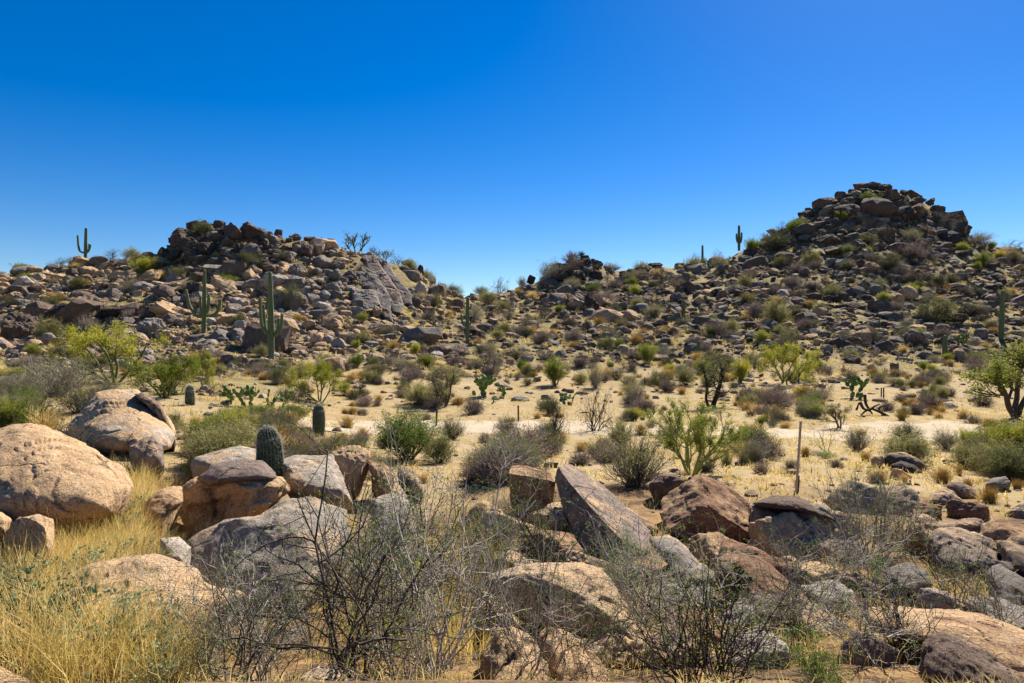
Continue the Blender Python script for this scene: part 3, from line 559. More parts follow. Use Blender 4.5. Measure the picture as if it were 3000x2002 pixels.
# ------------------------------------------------------------------ hillside boulders (photo x, y, width, height, tone), each a thing
HB = {'tan': [(364,815,83,40),(438,814,56,44),(377,764,56,26),(81,783,46,26),(115,796,56,30),(419,747,40,18),(183,813,54,20),(470,837,52,22),(517,835,42,16),(506,852,62,20),(651,926,56,22),(566,940,44,30),(717,894,26,26),(1058,746,22,16),(1246,892,32,22),(948,935,26,24),(1052,965,50,30),(540,991,44,36),(2495,784,36,18),(2366,960,40,20),(498,987,72,44),(1039,750,24,24),(599,660,28,26),(520,1000,30,26),(300,830,44,24),(250,860,40,22),(150,870,46,24),(700,985,36,26),(860,985,34,26)],
 'pale': [(672,746,30,28),(643,792,82,28),(1233,852,42,50),(2573,651,58,24),(2651,1057,50,20),(2698,1066,38,16),(2945,734,60,22),(1643,1042,48,34),(1791,1083,32,18),(1983,1063,34,14),(1766,960,40,18),(2690,664,30,16),(624,852,24,20),(681,1079,30,26),(613,1038,28,38),(421,1038,56,34),(704,953,34,30),(986,767,26,20),(2630,998,58,22)],
 'brown': [(570,665,40,36),(644,660,36,28),(685,686,58,64),(740,690,64,62),(749,675,24,22),(530,684,54,32),(528,705,52,42),(564,694,34,26),(602,701,34,26),(632,703,30,34),(670,714,38,40),(730,709,30,28),(817,705,34,30),(789,684,20,18),(815,682,22,26),(866,700,34,28),(879,722,40,36),(907,690,32,20),(922,710,30,26),(937,699,26,20),(967,714,34,28),(973,737,38,30),(997,731,22,24),(1014,731,20,24),(1031,731,18,18),(901,741,54,46),(838,731,44,24),(572,848,48,38),(621,833,36,26),(583,816,30,34),(672,888,20,26),(391,1057,56,26),(85,1060,64,24),(58,965,84,88),(2521,544,42,24),(2558,541,38,24),(2594,552,42,24),(2675,573,44,20),(2646,565,22,16),(2719,596,34,22),(2378,622,40,26),(2430,596,48,36),(2464,575,34,26),(2505,565,36,20),(2600,578,56,36),(2636,609,56,40),(2594,609,34,40),(2693,625,72,52),(2745,622,48,30),(2678,596,60,28),(2777,646,52,26),(2808,666,44,30),(2427,708,68,38),(2443,739,58,34),(2516,724,36,46),(2806,938,62,38),(2832,913,50,52),(2383,870,52,22),(2425,874,54,22),(2464,870,46,26),(2502,900,64,28),(2323,994,66,30),(2306,977,56,28),(1931,950,48,28),(1556,953,46,26),(1960,1029,32,24),(2016,848,34,42),(1993,853,24,32),(2062,881,30,30),(2044,868,30,30)],
 'dark': [(553,726,72,56),(613,739,72,58),(651,735,36,32),(481,745,34,38),(510,752,54,42),(570,758,66,42),(504,686,18,20),(519,675,16,13),(496,705,22,20),(613,680,24,20),(618,665,20,18),(649,686,28,26),(438,918,58,54),(494,907,36,32),(187,923,92,66),(362,915,110,52),(98,950,40,44),(1190,776,28,30),(1210,776,18,22),(1231,788,24,32),(1207,795,42,30),(1643,792,46,32),(1638,817,54,36),(1676,771,30,26),(1714,764,24,24),(1712,779,32,32),(1740,777,36,28),(1697,817,46,34),(1633,770,18,14),(1625,779,22,18),(1763,794,18,24),(1778,802,20,18),(1745,812,42,28),(1556,812,26,30),(1574,810,20,15),(1730,902,58,48),(1742,876,48,38),(1762,880,38,34),(1782,874,34,20),(1921,779,44,16),(1937,769,34,16),(1993,779,32,18),(2021,787,34,24),(1842,825,30,16),(1852,800,32,22),(2425,900,56,22),(2468,902,50,24),(2106,862,46,32),(2174,862,54,46),(704,735,36,46),(728,743,46,32)],
 'grey': [(762,731,24,20),(842,760,58,38),(948,773,58,42),(1014,759,34,18),(999,782,32,22),(1024,812,44,32),(982,812,42,48),(978,846,54,36),(873,803,54,52),(952,869,42,38),(1071,800,40,30),(1046,893,40,30),(1105,915,34,42),(1156,899,44,32),(1156,778,24,22),(1267,814,22,28),(1265,854,40,34),(555,880,48,34),(443,964,66,62),(451,991,42,30),(47,1047,32,26),(804,1085,46,34),(579,1025,32,40),(753,1064,40,22),(1510,904,26,16),(1722,955,34,28),(1817,825,24,26),(1988,835,26,20),(1980,874,32,28),(2008,810,36,18),(2315,703,50,26),(2360,700,44,24),(2362,739,32,24),(2271,711,34,30),(2271,685,22,18),(2430,771,48,26),(2558,685,42,28),(2636,685,34,22),(2667,724,40,22),(2732,752,46,30),(2730,703,36,26),(2750,682,32,28),(2625,815,54,22),(2628,844,38,22),(2586,781,34,22),(2406,682,40,20),(2902,807,34,20),(2829,734,40,24),(2870,724,34,22),(2383,977,34,26),(2421,1028,40,36),(2417,985,36,26),(2630,966,36,26),(2681,968,54,24),(1660,690,1,1),(2240,720,44,26),(2180,760,40,24),(2120,790,40,26),(2220,840,44,28),(2260,900,40,26),(2140,940,44,26),(2200,985,40,26),(2560,950,46,24),(2720,860,44,24),(2870,860,44,24)]}
CREST = {(1190,776):104,(1210,776):104,(1231,788):105,(1207,795):103}
for tone, L in HB.items():
    for (px, py, w, h) in L:
        if w * h < 560 and py > 700: continue
        Y = CREST.get((px, py)); tl = 0
        if 1600 < px < 1800 and 740 < py < 830: w, h = w * 1.25, h * 1.25
        if 860 < px < 1100 and 700 < py < 900: tl = .5
        if 2640 < px < 2830 and py < 680: tl = .35
        if (px, py) == (740, 690): tl = .75
        if (px, py) in ((1730,902),(1742,876),(1762,880),(1697,817)): tl = .6
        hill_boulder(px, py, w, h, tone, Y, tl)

# random boulders and rubble on the slopes, uniform over the slopes as seen
def slope_top(px):
    x = (px - CX) / F * _HY; return float((CY - F * zbase(x, _HY) / _HY).min())
TOPS = {p: slope_top(p) for p in range(-200, 3221, 20)}
def density(px, py, clump):
    top = TOPS[int(round(px / 20.0)) * 20]
    if py < top + 1: return 0.0
    base = 1066 if px > 1350 else 1085 if px > 620 else 1112
    low = np.clip((base + 15 - py) / 50.0, 0, 1)
    if px < 1250: d = (.92 if py < 900 or px < 420 else .75)
    else: d = .55 + .38 * (clump > .0)
    if px > 2250 and py < 690: d = 1.0
    return d * low
cand = []; BIGB = [b for b in BOULDERS if b[3] >= 34]
tries = rng.uniform((-140, 540), (3140, 1085), (26000, 2)); cl = fbm(np.c_[tries / 120.0, np.zeros(len(tries))], 3, 31)
uu = rng.uniform(size=len(tries)); sz = np.exp(rng.normal(0, .58, len(tries)))
for (px, py), c, u, s in zip(tries, cl, uu, sz):
    if u > density(px, py, c): continue
    if len(cand) >= 9800: break
    if any(abs(px - b[1]) < b[3] * .5 and -b[4] * .5 < py - b[2] < b[4] * .36 for b in BIGB) or (1045 < px < 1200 and 760 < py < 925 and abs((py - 760) - (px - 1045) * .95) < 95): continue
    Y = hit(px, py)
    base = 14.5 if px < 1250 else 12.5
    if py < 700 and px > 2250: base = 17
    cand.append((px, py, base * s, Y))
cand.sort(key=lambda c: -c[2])
n_ind = 300 - len(BOULDERS) - len(FGO) - len(FILL)
print('hand-placed boulders', len(BOULDERS), 'near', len(FGO), 'more', n_ind, 'rubble', len(cand) - max(n_ind, 0))
def rand_tone(px, rg=R, py=900):
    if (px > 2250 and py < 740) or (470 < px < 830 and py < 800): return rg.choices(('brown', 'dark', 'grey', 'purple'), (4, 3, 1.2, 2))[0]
    if px < 1250: return rg.choices(('tan', 'grey', 'brown', 'pale', 'purple', 'rust'), (3.0, 2.6, 2.0, 1.4, 1.6, .8))[0]
    return rg.choices(('grey', 'brown', 'dark', 'purple', 'tan', 'pale', 'rust'), (2.2, 3.0, 1.8, 2.2, .8, .7, .8))[0]
for (px, py, s, Y) in cand[:max(n_ind, 0)]:
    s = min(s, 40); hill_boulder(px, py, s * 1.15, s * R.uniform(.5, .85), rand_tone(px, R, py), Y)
RV, RF, RT, off = [], [], [], 0
for (px, py, s, Y) in cand[max(n_ind, 0):]:
    V, Fc = RUB[R.randrange(len(RUB))]
    m = Y / F * s / 2; S = np.array([m * R.uniform(.9, 1.35), m * R.uniform(.8, 1.2), m * R.uniform(.5, .95)])
    E = np.array(Euler((R.uniform(-.35, .35), R.uniform(-.35, .35), R.uniform(0, 6.28))).to_matrix())
    x = (px - CX) / F * Y; c = np.array([x, Y, gz(x, Y) + S[2] * R.uniform(-.1, .45)])
    RV.append((V * S) @ E.T + c); RF.append(Fc + off); off += len(V)
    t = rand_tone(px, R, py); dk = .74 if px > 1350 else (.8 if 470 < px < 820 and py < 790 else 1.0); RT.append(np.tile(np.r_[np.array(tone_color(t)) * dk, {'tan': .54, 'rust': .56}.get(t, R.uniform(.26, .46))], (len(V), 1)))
# pebbles and cobbles on the sandy flat, near slopes and between the near boulders
for k in range(1500):
    px = R.uniform(-100, 3100); py = R.choice((R.uniform(1060, 1200), R.uniform(1060, 1450), R.uniform(1400, 1950)))
    if 1180 < py < 1330 and 1000 < px and R.random() < .8: continue
    Y = hit(px, py); m = R.uniform(.03, .12) * (1 + (Y > 30) * .9) * (.6 if py > 1400 else 1) * math.exp(R.gauss(0, .4))
    V, Fc = RUB[R.randrange(len(RUB))]; S = np.array([m * R.uniform(.9, 1.4), m, m * R.uniform(.45, .8)])
    E = np.array(Euler((R.uniform(-.2, .2), R.uniform(-.2, .2), R.uniform(0, 6.28))).to_matrix())
    x = (px - CX) / F * Y; c = np.array([x, Y, gz(x, Y) + S[2] * .25])
    RV.append((V * S) @ E.T + c); RF.append(Fc + off); off += len(V)
    t = R.choice(('tan', 'grey', 'pale', 'purple', 'brown')); RT.append(np.tile(np.r_[tone_color(t), R.uniform(.3, .5)], (len(V), 1)))
me = mesh_from('rubble', np.concatenate(RV), [np.concatenate(RF)], mats=[M['rubble']], smooth=False, attrs={'tint': np.concatenate(RT)})
tag(link('rubble', me), 'loose granite rubble covering both rocky hillsides and the flat between', 'rubble', kind='stuff')
# ------------------------------------------------------------------ plants
def _unit(v):
    l = math.sqrt(v[0] ** 2 + v[1] ** 2 + v[2] ** 2) or 1e-9
    return (v[0] / l, v[1] / l, v[2] / l)
def grow(rd, segs, tips, p, d, L, r, lv, spec):
    """one stem of level lv with its side stems; spec[lv] = (pieces, wiggle, lift, side stems, angle, length ratio, first side stem, end radius)"""
    n, wig, up, kids, ang, ratio, start, rend = spec[lv]
    step = L / n; prev = p
    last = lv == len(spec) - 1
    spots = sorted(rd.uniform(start, 1.0) for _ in range(kids if isinstance(kids, int) else rd.randint(*kids))) if not last else []
    si = 0
    for i in range(n):
        d = _unit((d[0] + rd.gauss(0, wig), d[1] + rd.gauss(0, wig), d[2] + rd.gauss(0, wig) + up))
        q = (prev[0] + d[0] * step, prev[1] + d[1] * step, prev[2] + d[2] * step)
        r0 = r * (1 - (1 - rend) * i / n); r1 = r * (1 - (1 - rend) * (i + 1) / n)
        segs.append((*prev, *q, r0, r1))
        while si < len(spots) and spots[si] <= (i + 1) / n:
            a = math.radians(ang * rd.uniform(.65, 1.3)); ph = rd.uniform(0, 2 * PI)
            u = _unit((rd.gauss(0, 1), rd.gauss(0, 1), rd.gauss(0, 1))); dt = u[0] * d[0] + u[1] * d[1] + u[2] * d[2]
            u = _unit((u[0] - dt * d[0], u[1] - dt * d[1], u[2] - dt * d[2]))
            kd = tuple(d[k] * math.cos(a) + u[k] * math.sin(a) for k in range(3))
            grow(rd, segs, tips, q, kd, L * ratio * rd.uniform(.55, 1.2) * (1.15 - .5 * spots[si]), r1 * .66, lv + 1, spec); si += 1
        if lv >= len(spec) - 2 and i >= n // 3: tips.append((*q, *d))
        prev = q
    tips.append((*prev, *d))
def stems_plant(seed, n, L, r, spread, spec, base=.06, lift=0.0):
    rd = random.Random(seed); segs, tips = [], []
    for k in range(n):
        th = rd.uniform(0, 2 * PI); ph = abs(rd.gauss(0, 1)) * spread if spread > 0 else abs(spread) * rd.random() ** .55
        ph = min(ph, 1.5); d = (math.sin(ph) * math.cos(th), math.sin(ph) * math.sin(th), math.cos(ph) + lift)
        b = (base * rd.gauss(0, 1), base * rd.gauss(0, 1), -.03)
        grow(rd, segs, tips, b, _unit(d), L * rd.uniform(.7, 1.1), r * rd.uniform(.7, 1.15), 0, spec)
    return np.array(segs), np.array(tips)
def leaves_at(seed, tips, frac, per, size, jit, aspect=.5, up=0.0):
    rg = np.random.default_rng(seed); P = tips[rg.uniform(size=len(tips)) < frac][:, :3]
    P = np.repeat(P, per, 0); P = P + rg.normal(0, jit, P.shape); P[:, 2] = np.maximum(P[:, 2], .01)
    return leaf_quads(P, size, rg, aspect, up)

PROTO = {}
def proto(kind, parts):
    """parts: [(part name, verts, faces, material)]; scaled so that height and width are known"""
    A = np.concatenate([p[1] for p in parts]); h = np.percentile(A[:, 2], 99.0)
    w = 2 * np.percentile(np.hypot(A[:, 0], A[:, 1]), 96)
    meshes = [(n, mesh_from(kind + '_' + n, V, [Fc], mats=[M[m]] if isinstance(m, str) else m)) for n, V, Fc, m in parts]
    PROTO.setdefault(kind, []).append((meshes, w, h, parts))
def twigs_and_leaves(kind, seg, leaf, mt, ml, names=('branches', 'foliage'), sides=3):
    V, Q = tubes(seg, sides); parts = [(names[0], V, Q, mt)]
    if leaf is not None: parts.append((names[1], leaf[0], leaf[1], ml))
    proto(kind, parts)

S = lambda *a: a
for v in range(4):      # bare zigzag bushes close to the viewer
    seg, tip = stems_plant(40 + v, 12, 1.25, .0115, .52, [S(11, .17, .02, (7, 9), 52, .48, .18, .40), S(7, .20, .03, (3, 5), 55, .45, .12, .5), S(5, .22, .02, (0, 2), 60, .5, .2, .6), S(2, .2, 0, 0, 0, 0, 0, .6)], .05)
    twigs_and_leaves('bare_bush', seg, leaves_at(v, tip, .30, 2, .016, .010, .55), 'twig', 'leaf_small')
for v in range(2):      # dense thorny grey bush
    seg, tip = stems_plant(60 + v, 24, .95, .0098, .75, [S(9, .18, .05, (6, 7), 48, .48, .12, .4), S(6, .22, .03, (2, 4), 55, .45, .1, .4), S(3, .25, 0, 0, 0, 0, 0, .5)], .10)
    twigs_and_leaves('thorn_bush', seg, leaves_at(v + 9, tip, .34, 2, .017, .014, .5), 'twig_mid', 'leaf_small')
for v in range(3):      # grey twig shrub in the middle distance
    seg, tip = stems_plant(80 + v, 100, .95, .0125, -1.15, [S(5, .12, .05, (5, 7), 32, .5, .2, .4), S(4, .18, .05, (0, 2), 40, .5, .3, .5), S(2, .2, 0, 0, 0, 0, 0, .5)], .09)
    twigs_and_leaves('grey_shrub', seg, leaves_at(v + 20, tip, .5, 2, .036, .03, .5), 'twig', 'leaf_olive')
for v in range(3):      # low dry mound shrub
    seg, tip = stems_plant(100 + v, 150, .62, .013, -1.45, [S(4, .13, .08, (3, 5), 34, .5, .25, .45), S(3, .2, .03, 0, 0, 0, 0, .5)], .10)
    twigs_and_leaves('dry_shrub', seg, leaves_at(v + 30, tip, .6, 1, .038, .03, .5), 'twig_purple', 'leaf_dry')
for v in range(3):      # yellow-green broom shrub
    seg, tip = stems_plant(120 + v, 52, 1.0, .014, -.95, [S(6, .10, .10, (6, 8), 30, .50, .2, .35), S(5, .12, .06, (3, 4), 30, .5, .2, .4), S(3, .15, .03, 0, 0, 0, 0, .5)], .08)
    twigs_and_leaves('green_shrub', seg, leaves_at(v + 40, tip, .95, 3, .042, .03, .35, .6), 'twig_green', ('leaf_green', 'leaf_yellow', 'leaf_green')[v])
for v in range(2):      # olive brush
    seg, tip = stems_plant(140 + v, 60, .9, .013, -1.2, [S(5, .16, .06, (6, 8), 38, .5, .2, .35), S(4, .2, .03, (1, 2), 40, .5, .2, .4), S(2, .2, 0, 0, 0, 0, 0, .5)], .1)
    twigs_and_leaves('olive_shrub', seg, leaves_at(v + 50, tip, .85, 3, .042, .035, .5), 'twig_olive', 'leaf_olive')
for v in range(2):      # dead dark shrub
    seg, tip = stems_plant(160 + v, 12, .95, .020, .55, [S(7, .24, .02, (6, 8), 55, .5, .2, .35), S(5, .28, .0, (4, 5), 55, .48, .15, .4), S(3, .3, 0, (1, 2), 50, .5, .3, .5), S(2, .3, 0, 0, 0, 0, 0, .5)], .08)
    twigs_and_leaves('dead_shrub', seg, leaves_at(v + 60, tip, .10, 1, .03, .02, .5), 'twig_dark', 'leaf_dry')
for v in range(2):      # brittlebush: silvery leaf rosettes and bare flower stalks
    seg, tip = stems_plant(180 + v, 34, .62, .006, -1.25, [S(6, .12, .10, (3, 5), 40, .42, .35, .45), S(4, .15, .08, 0, 0, 0, 0, .6)], .07)
    ends = tip[np.r_[True, np.ones(len(tip) - 1, bool)]]; lf = leaves_at(v + 70, ends, .45, 4, .032, .018, .62, .5)
    sk, _ = stems_plant(190 + v, 60, 1.0, .0026, -1.0, [S(6, .06, .05, (0, 1), 30, .4, .6, .6), S(3, .1, 0, 0, 0, 0, 0, .6)], .10)
    V, Q = tubes(seg); V2, Q2 = tubes(sk)
    proto('brittlebush', [('branches', V, Q, 'twig'), ('foliage', *lf, 'leaf_grey'), ('flower_stalk', V2, Q2, 'straw')])
for v in range(2):      # fresh light green low plant
    seg, tip = stems_plant(200 + v, 60, .42, .004, -1.2, [S(4, .12, .10, (3, 4), 35, .5, .2, .4), S(3, .15, .05, 0, 0, 0, 0, .5)], .12)
    twigs_and_leaves('leafy_plant', seg, leaves_at(v + 80, tip, .9, 4, .030, .02, .4, .5), 'twig_green', 'fresh')
def tree_proto(kind, seed, trunks, L, r, lean, spec, mt, ml, lfrac, per, size, jit, names=('trunk', 'crown')):
    rd = random.Random(seed); segs, tips = [], []
    for (az, ph) in trunks:
        d = (math.sin(ph) * math.cos(az), math.sin(ph) * math.sin(az), math.cos(ph))
        grow(rd, segs, tips, (.05 * math.cos(az), .05 * math.sin(az), -.12), d, L, r, 0, spec)
    seg = np.array(segs); tip = np.array(tips); lf = leaves_at(seed, tip, lfrac, per, size, jit, .45)
    big = seg[:, 6] > r * .16
    V1, Q1 = tubes(seg[big], 6); V2, Q2 = tubes(seg[~big], 3)
    lV = np.concatenate([V2, lf[0]]); me_f = [Q2, lf[1] + len(V2)]
    A = np.concatenate([V1, lV]); h = np.percentile(A[:, 2], 99.5); w = 2 * np.percentile(np.hypot(A[:, 0], A[:, 1]), 96)
    m1 = mesh_from(kind + '_trunk', V1, [Q1], mats=[M[mt]])
    m2 = mesh_from(kind + '_crown', lV, me_f, mats=[M[mt], M[ml]], mat_idx=np.r_[np.zeros(len(Q2)), np.ones(len(lf[1]))])
    PROTO.setdefault(kind, []).append(([(names[0], m1), (names[1], m2)], w, h, None))
tree_proto('palo_verde', 301, [(3.3, .75), (.4, .55), (1.6, .3), (5.0, .5), (2.6, 1.05)], 1.7, .055, 0, [S(7, .15, .05, (4, 5), 45, .62, .3, .45), S(6, .18, .05, (5, 6), 42, .5, .2, .4), S(5, .2, .04, (4, 5), 40, .5, .15, .4), S(4, .2, .0, 0, 0, 0, 0, .5)], 'twig_green', 'leaf_yellow', .85, 4, .055, .07)
tree_proto('palo_verde', 302, [(3.0, .8), (.2, .8), (1.6, .5), (4.4, .6), (5.4, 1.0), (2.2, .2)], 1.5, .045, 0, [S(6, .16, .07, (4, 6), 45, .60, .2, .45), S(6, .18, .05, (5, 6), 42, .5, .2, .4), S(5, .2, .04, (4, 5), 40, .5, .15, .4), S(4, .2, .0, 0, 0, 0, 0, .5)], 'twig_green', 'leaf_yellow', .85, 4, .055, .07)
tree_proto('mesquite', 311, [(2.8, .40), (.6, .50), (1.5, .12)], 2.0, .075, 0, [S(8, .14, .02, (5, 6), 52, .66, .32, .5), S(7, .18, .04, (5, 7), 45, .52, .2, .4), S(5, .2, .02, (4, 6), 45, .5, .15, .4), S(4, .22, .0, 0, 0, 0, 0, .5)], 'twig_dark', 'leaf_yellow', .85, 4, .06, .09)
tree_proto('mesquite', 312, [(2.6, .30), (.3, .45), (4.4, .35)], 1.8, .06, 0, [S(8, .16, .04, (5, 6), 45, .60, .25, .5), S(7, .2, .04, (5, 6), 45, .52, .2, .4), S(5, .22, .02, (4, 5), 45, .5, .15, .4), S(4, .22, .0, 0, 0, 0, 0, .5)], 'twig_dark', 'leaf_olive', .7, 2, .06, .06)
tree_proto('green_tree', 321, [(2.9, .45), (.3, .5), (1.5, .35), (4.6, .4), (3.6, .9), (5.9, .9)], 1.3, .045, 0, [S(7, .12, .08, (6, 7), 48, .60, .2, .45), S(6, .12, .10, (5, 7), 34, .5, .2, .4), S(5, .12, .08, (4, 5), 30, .5, .15, .4), S(4, .14, .0, 0, 0, 0, 0, .5)], 'twig_green', 'leaf_green', .95, 5, .030, .03)
tree_proto('sapling', 331, [(3.3, .55), (.1, .45), (2.0, .35)], 1.1, .022, 0, [S(7, .16, .06, (3, 4), 40, .6, .3, .4), S(6, .16, .05, (4, 5), 38, .5, .2, .4), S(4, .16, .02, (1, 2), 35, .5, .2, .4), S(3, .14, .0, 0, 0, 0, 0, .5)], 'twig_green', 'leaf_green', .7, 2, .03, .03)
tree_proto('chain_cactus', 341, [(2.9, .6), (.3, .6), (1.5, .3), (4.6, .5), (3.6, .2)], 1.0, .032, 0, [S(5, .18, .12, (6, 8), 42, .55, .3, .8), S(4, .2, .15, (2, 4), 42, .55, .3, .85), S(3, .2, .1, 0, 0, 0, 0, .9)], 'twig_green', 'leaf_olive', .35, 2, .06, .05, ('stem', 'joints'))
# prickly pear pads
def pear_proto(seed, n):
    rd = random.Random(seed); D, Fc = ico(2); pads = []
    def pad(p, d, nrm, s, lv):
        u = np.array(_unit(d)); nn = np.array(nrm); nn = nn - u * (nn @ u); nn /= np.linalg.norm(nn); sdir = np.cross(u, nn)
        t = D[:, 2] * .5 + .5; wv = .38 * (.75 + .35 * t)
        V = np.array(p) + (D[:, 0] * wv)[:, None] * sdir * s + (D[:, 1] * .07)[:, None] * nn * s + (D[:, 2] * .5 + .48)[:, None] * u * s
        pads.append(V)
        if lv < 4:
            for _ in range(rd.choice((1, 2, 2, 3)) if lv else 3):
                a = rd.uniform(-1.0, 1.0); dd = u * math.cos(a) + sdir * math.sin(a) + nn * rd.gauss(0, .35) + np.array([0, 0, .25])
                st = np.array(p) + u * s * (.55 + .4 * math.cos(a)) + sdir * math.sin(a) * s * .38
                if len(pads) < n: pad(st, dd, nn + np.array([rd.gauss(0, .5), rd.gauss(0, .5), rd.gauss(0, .2)]), s * rd.uniform(.75, .98), lv + 1)
    while len(pads) < n:
        th = rd.uniform(0, 6.28); rr = rd.uniform(0, .45)
        pad((rr * math.cos(th), rr * math.sin(th), -.03), (math.cos(th) * .5, math.sin(th) * .5, 1), (rd.gauss(0, 1), rd.gauss(0, 1), .2), rd.uniform(.24, .30), 1)
    A = np.concatenate(pads); w = 2 * np.percentile(np.hypot(A[:, 0], A[:, 1]), 97); h = A[:, 2].max()
    PROTO.setdefault('prickly_pear', []).append(([('pad', mesh_from('pad', V, [Fc], mats=[M['pad']])) for V in pads], w, h, None))
for v in range(3): pear_proto(400 + v, (44, 30, 16)[v])
# spiky rosette
def spiky(kind, seed, n, L):
    rg = np.random.default_rng(seed); d = rg.normal(size=(n, 3)); d[:, 2] = np.abs(d[:, 2]) * .9 + .05; d /= np.linalg.norm(d, axis=1)[:, None]
    s = np.c_[d * .04, d * L, np.full(n, .03), np.full(n, .004)]; s[:, 2] += .35; s[:, 5] += .35
    V, Q = tubes(s); Vt, Qt = tubes([(0, 0, -.1, 0, 0, .4, .07, .06)], 6)
    proto(kind, [('leaf_rosette', V, Q, 'leaf_olive'), ('trunk', Vt, Qt, 'twig_dark')])
spiky('yucca', 5, 110, .7)
for v in range(2):
    rg = np.random.default_rng(70 + v); n = 260
    th = rg.uniform(0, 6.28, n); ph = np.abs(rg.normal(0, .42, n)); L = rg.uniform(.35, .75, n)
    d = np.c_[np.sin(ph) * np.cos(th), np.sin(ph) * np.sin(th), np.cos(ph)]; b = np.c_[rg.normal(0, .07, n), rg.normal(0, .07, n), np.full(n, -.02)]
    m = b + d * (L * .6)[:, None]; e = m + (d + np.c_[d[:, 0], d[:, 1], -.25 * np.ones(n)] * .6) * (L * .4)[:, None]
    V, Q = tubes(np.r_[np.c_[b, m, np.full(n, .006), np.full(n, .005)], np.c_[m, e, np.full(n, .005), np.full(n, .0015)]])
    proto('grass_tuft', [('blades', V, Q, 'straw')])

KINDS = {  # kind -> object name, category, look
 'bare_bush': ('bare_bush', 'bush'), 'thorn_bush': ('thorn_bush', 'bush'), 'grey_shrub': ('grey_shrub', 'shrub'), 'dry_shrub': ('dry_shrub', 'shrub'),
 'green_shrub': ('green_shrub', 'shrub'), 'olive_shrub': ('olive_shrub', 'shrub'), 'dead_shrub': ('dead_shrub', 'shrub'), 'brittlebush': ('brittlebush', 'shrub'),
 'leafy_plant': ('leafy_plant', 'plant'), 'palo_verde': ('palo_verde_tree', 'tree'), 'mesquite': ('mesquite_tree', 'tree'), 'green_tree': ('palo_verde_tree', 'tree'), 'sapling': ('sapling', 'tree'),
 'chain_cactus': ('chain_cactus', 'cactus'), 'prickly_pear': ('prickly_pear', 'cactus'), 'yucca': ('yucca', 'plant'), 'grass_tuft': ('grass_tuft', 'grass tuft')}
PLACED = []
def plant(kind, loc, w, h, label=None, v=None, px=None, py=None, rot=None, group=None, wpx=0, hpx=0, merged=False):
    P = PROTO[kind]; meshes, w0, h0, _ = P[v % len(P) if v is not None else R.randrange(len(P))]
    name, cat = KINDS[kind]
    root = link(name, None); root.location = loc; root.rotation_euler.z = R.uniform(0, 6.28) if rot is None else rot
    root.scale = (w / w0, w / w0, h / h0); root.empty_display_size = .1
    for n, me in meshes: link(n, me, root)
    tag(root, label, cat, group)
    if label is None: PLACED.append([root, kind, px, py, wpx, hpx])
    return root
def plant_px(kind, px, py, wpx, hpx, label=None, v=None, **kw):
    loc = on_ground(px, py); m = loc.y / F
    return plant(kind, loc, wpx * m, hpx * m, label, v, px, py, wpx=wpx, hpx=hpx, **kw)
# ------------------------------------------------------------------ named plants (photo column, row of the foot, width, height)
GP = plant_px
GP('palo_verde', 337, 1128, 310, 170, 'sprawling yellow green palo verde with a twisted trunk above the pale dome slab', 0, rot=.2)
GP('palo_verde', 480, 1172, 280, 122, 'wide low yellow green palo verde beside the dark ribbed cactus column', 1)
GP('palo_verde', 595, 1144, 80, 112, 'narrow golden green palo verde growing behind the dark ribbed cactus column', 1, rot=2)
GP('mesquite', 2985, 1228, 420, 245, 'large gnarled mesquite with a dark forked trunk and bright yellow green crown', 0, rot=.5)
GP('green_tree', 2024, 1392, 310, 215, 'broom like green palo verde on a dark leaning trunk behind the massive peaked boulder', 0, rot=1.1)
GP('mesquite', 2085, 1190, 190, 150, 'sparse dark mesquite with yellow leaf clumps, behind the broom like palo verde', 1)
GP('mesquite', 1302, 1195, 130, 130, 'leggy dark stemmed small mesquite with thin yellow leaves beside the prickly pears', 1, rot=2.4)
GP('palo_verde', 2299, 1124, 190, 112, 'fan shaped olive green palo verde at the foot of the peaked hill', 1, rot=.9)
GP('palo_verde', 935, 1178, 170, 115, 'bushy yellow green palo verde at the edge of the sandy flat, below the slab face', 1, rot=4)
GP('sapling', 2422, 1330, 115, 95, 'thin pale green sapling with bare forked stems on the sandy flat', 0, rot=.3)
GP('mesquite', 2458, 1252, 110, 76, 'small dark branched tree with olive twigs beside the pale sandy track', 1, rot=.8)
GP('chain_cactus', 1045, 742, 92, 60, 'big branching cholla dark against the sky on the cliff hill crest', 0)
GP('chain_cactus', 1125, 760, 60, 34, 'lower spreading cholla on the cliff hill crest', 0, rot=2)
GP('chain_cactus', 2468, 1240, 30, 32, 'small pale cholla clump under the small dark branched tree', 0, rot=1)
GP('yucca', 1704, 752, 26, 26, 'spiky yucca perched on the small dark outcrop against the sky', 0)
GP('green_shrub', 1190, 1352, 210, 140, 'large bright green broom shrub on the bare sand in the middle of the view', 2)
GP('olive_shrub', 1285, 1360, 110, 85, 'tawny olive shrub merging into the large bright green broom shrub', 0)
GP('green_shrub', 1626, 1130, 70, 82, 'upright bright green broom shrub in front of the round white boulder', 0)
GP('dead_shrub', 1630, 1320, 120, 160, 'black dead shrub holding up a prickly pear, beside the reddish barrel cactus', 0)
GP('dead_shrub', 1740, 1268, 130, 150, 'bare dark purple shrub with a leaning stem beside the pale sandy track', 1)
GP('dead_shrub', 1440, 1102, 150, 74, 'wide dark thicket of bare stems at the foot of the saddle', 0)
GP('dead_shrub', 2413, 1160, 86, 62, 'tangled black bare shrub beside the broad prickly pear', 1)
GP('thorn_bush', 2560, 1640, 340, 300, 'dense dark grey thorn bush rooted between the brown boulders', 0)
GP('thorn_bush', 2475, 1600, 260, 230, 'grey thorn bush crowding the dense dark one, on the side of the massive peaked boulder', 1)
GP('thorn_bush', 2650, 1625, 230, 210, 'grey thorn bush between the dense dark one and the worn shoulder boulder', 1)
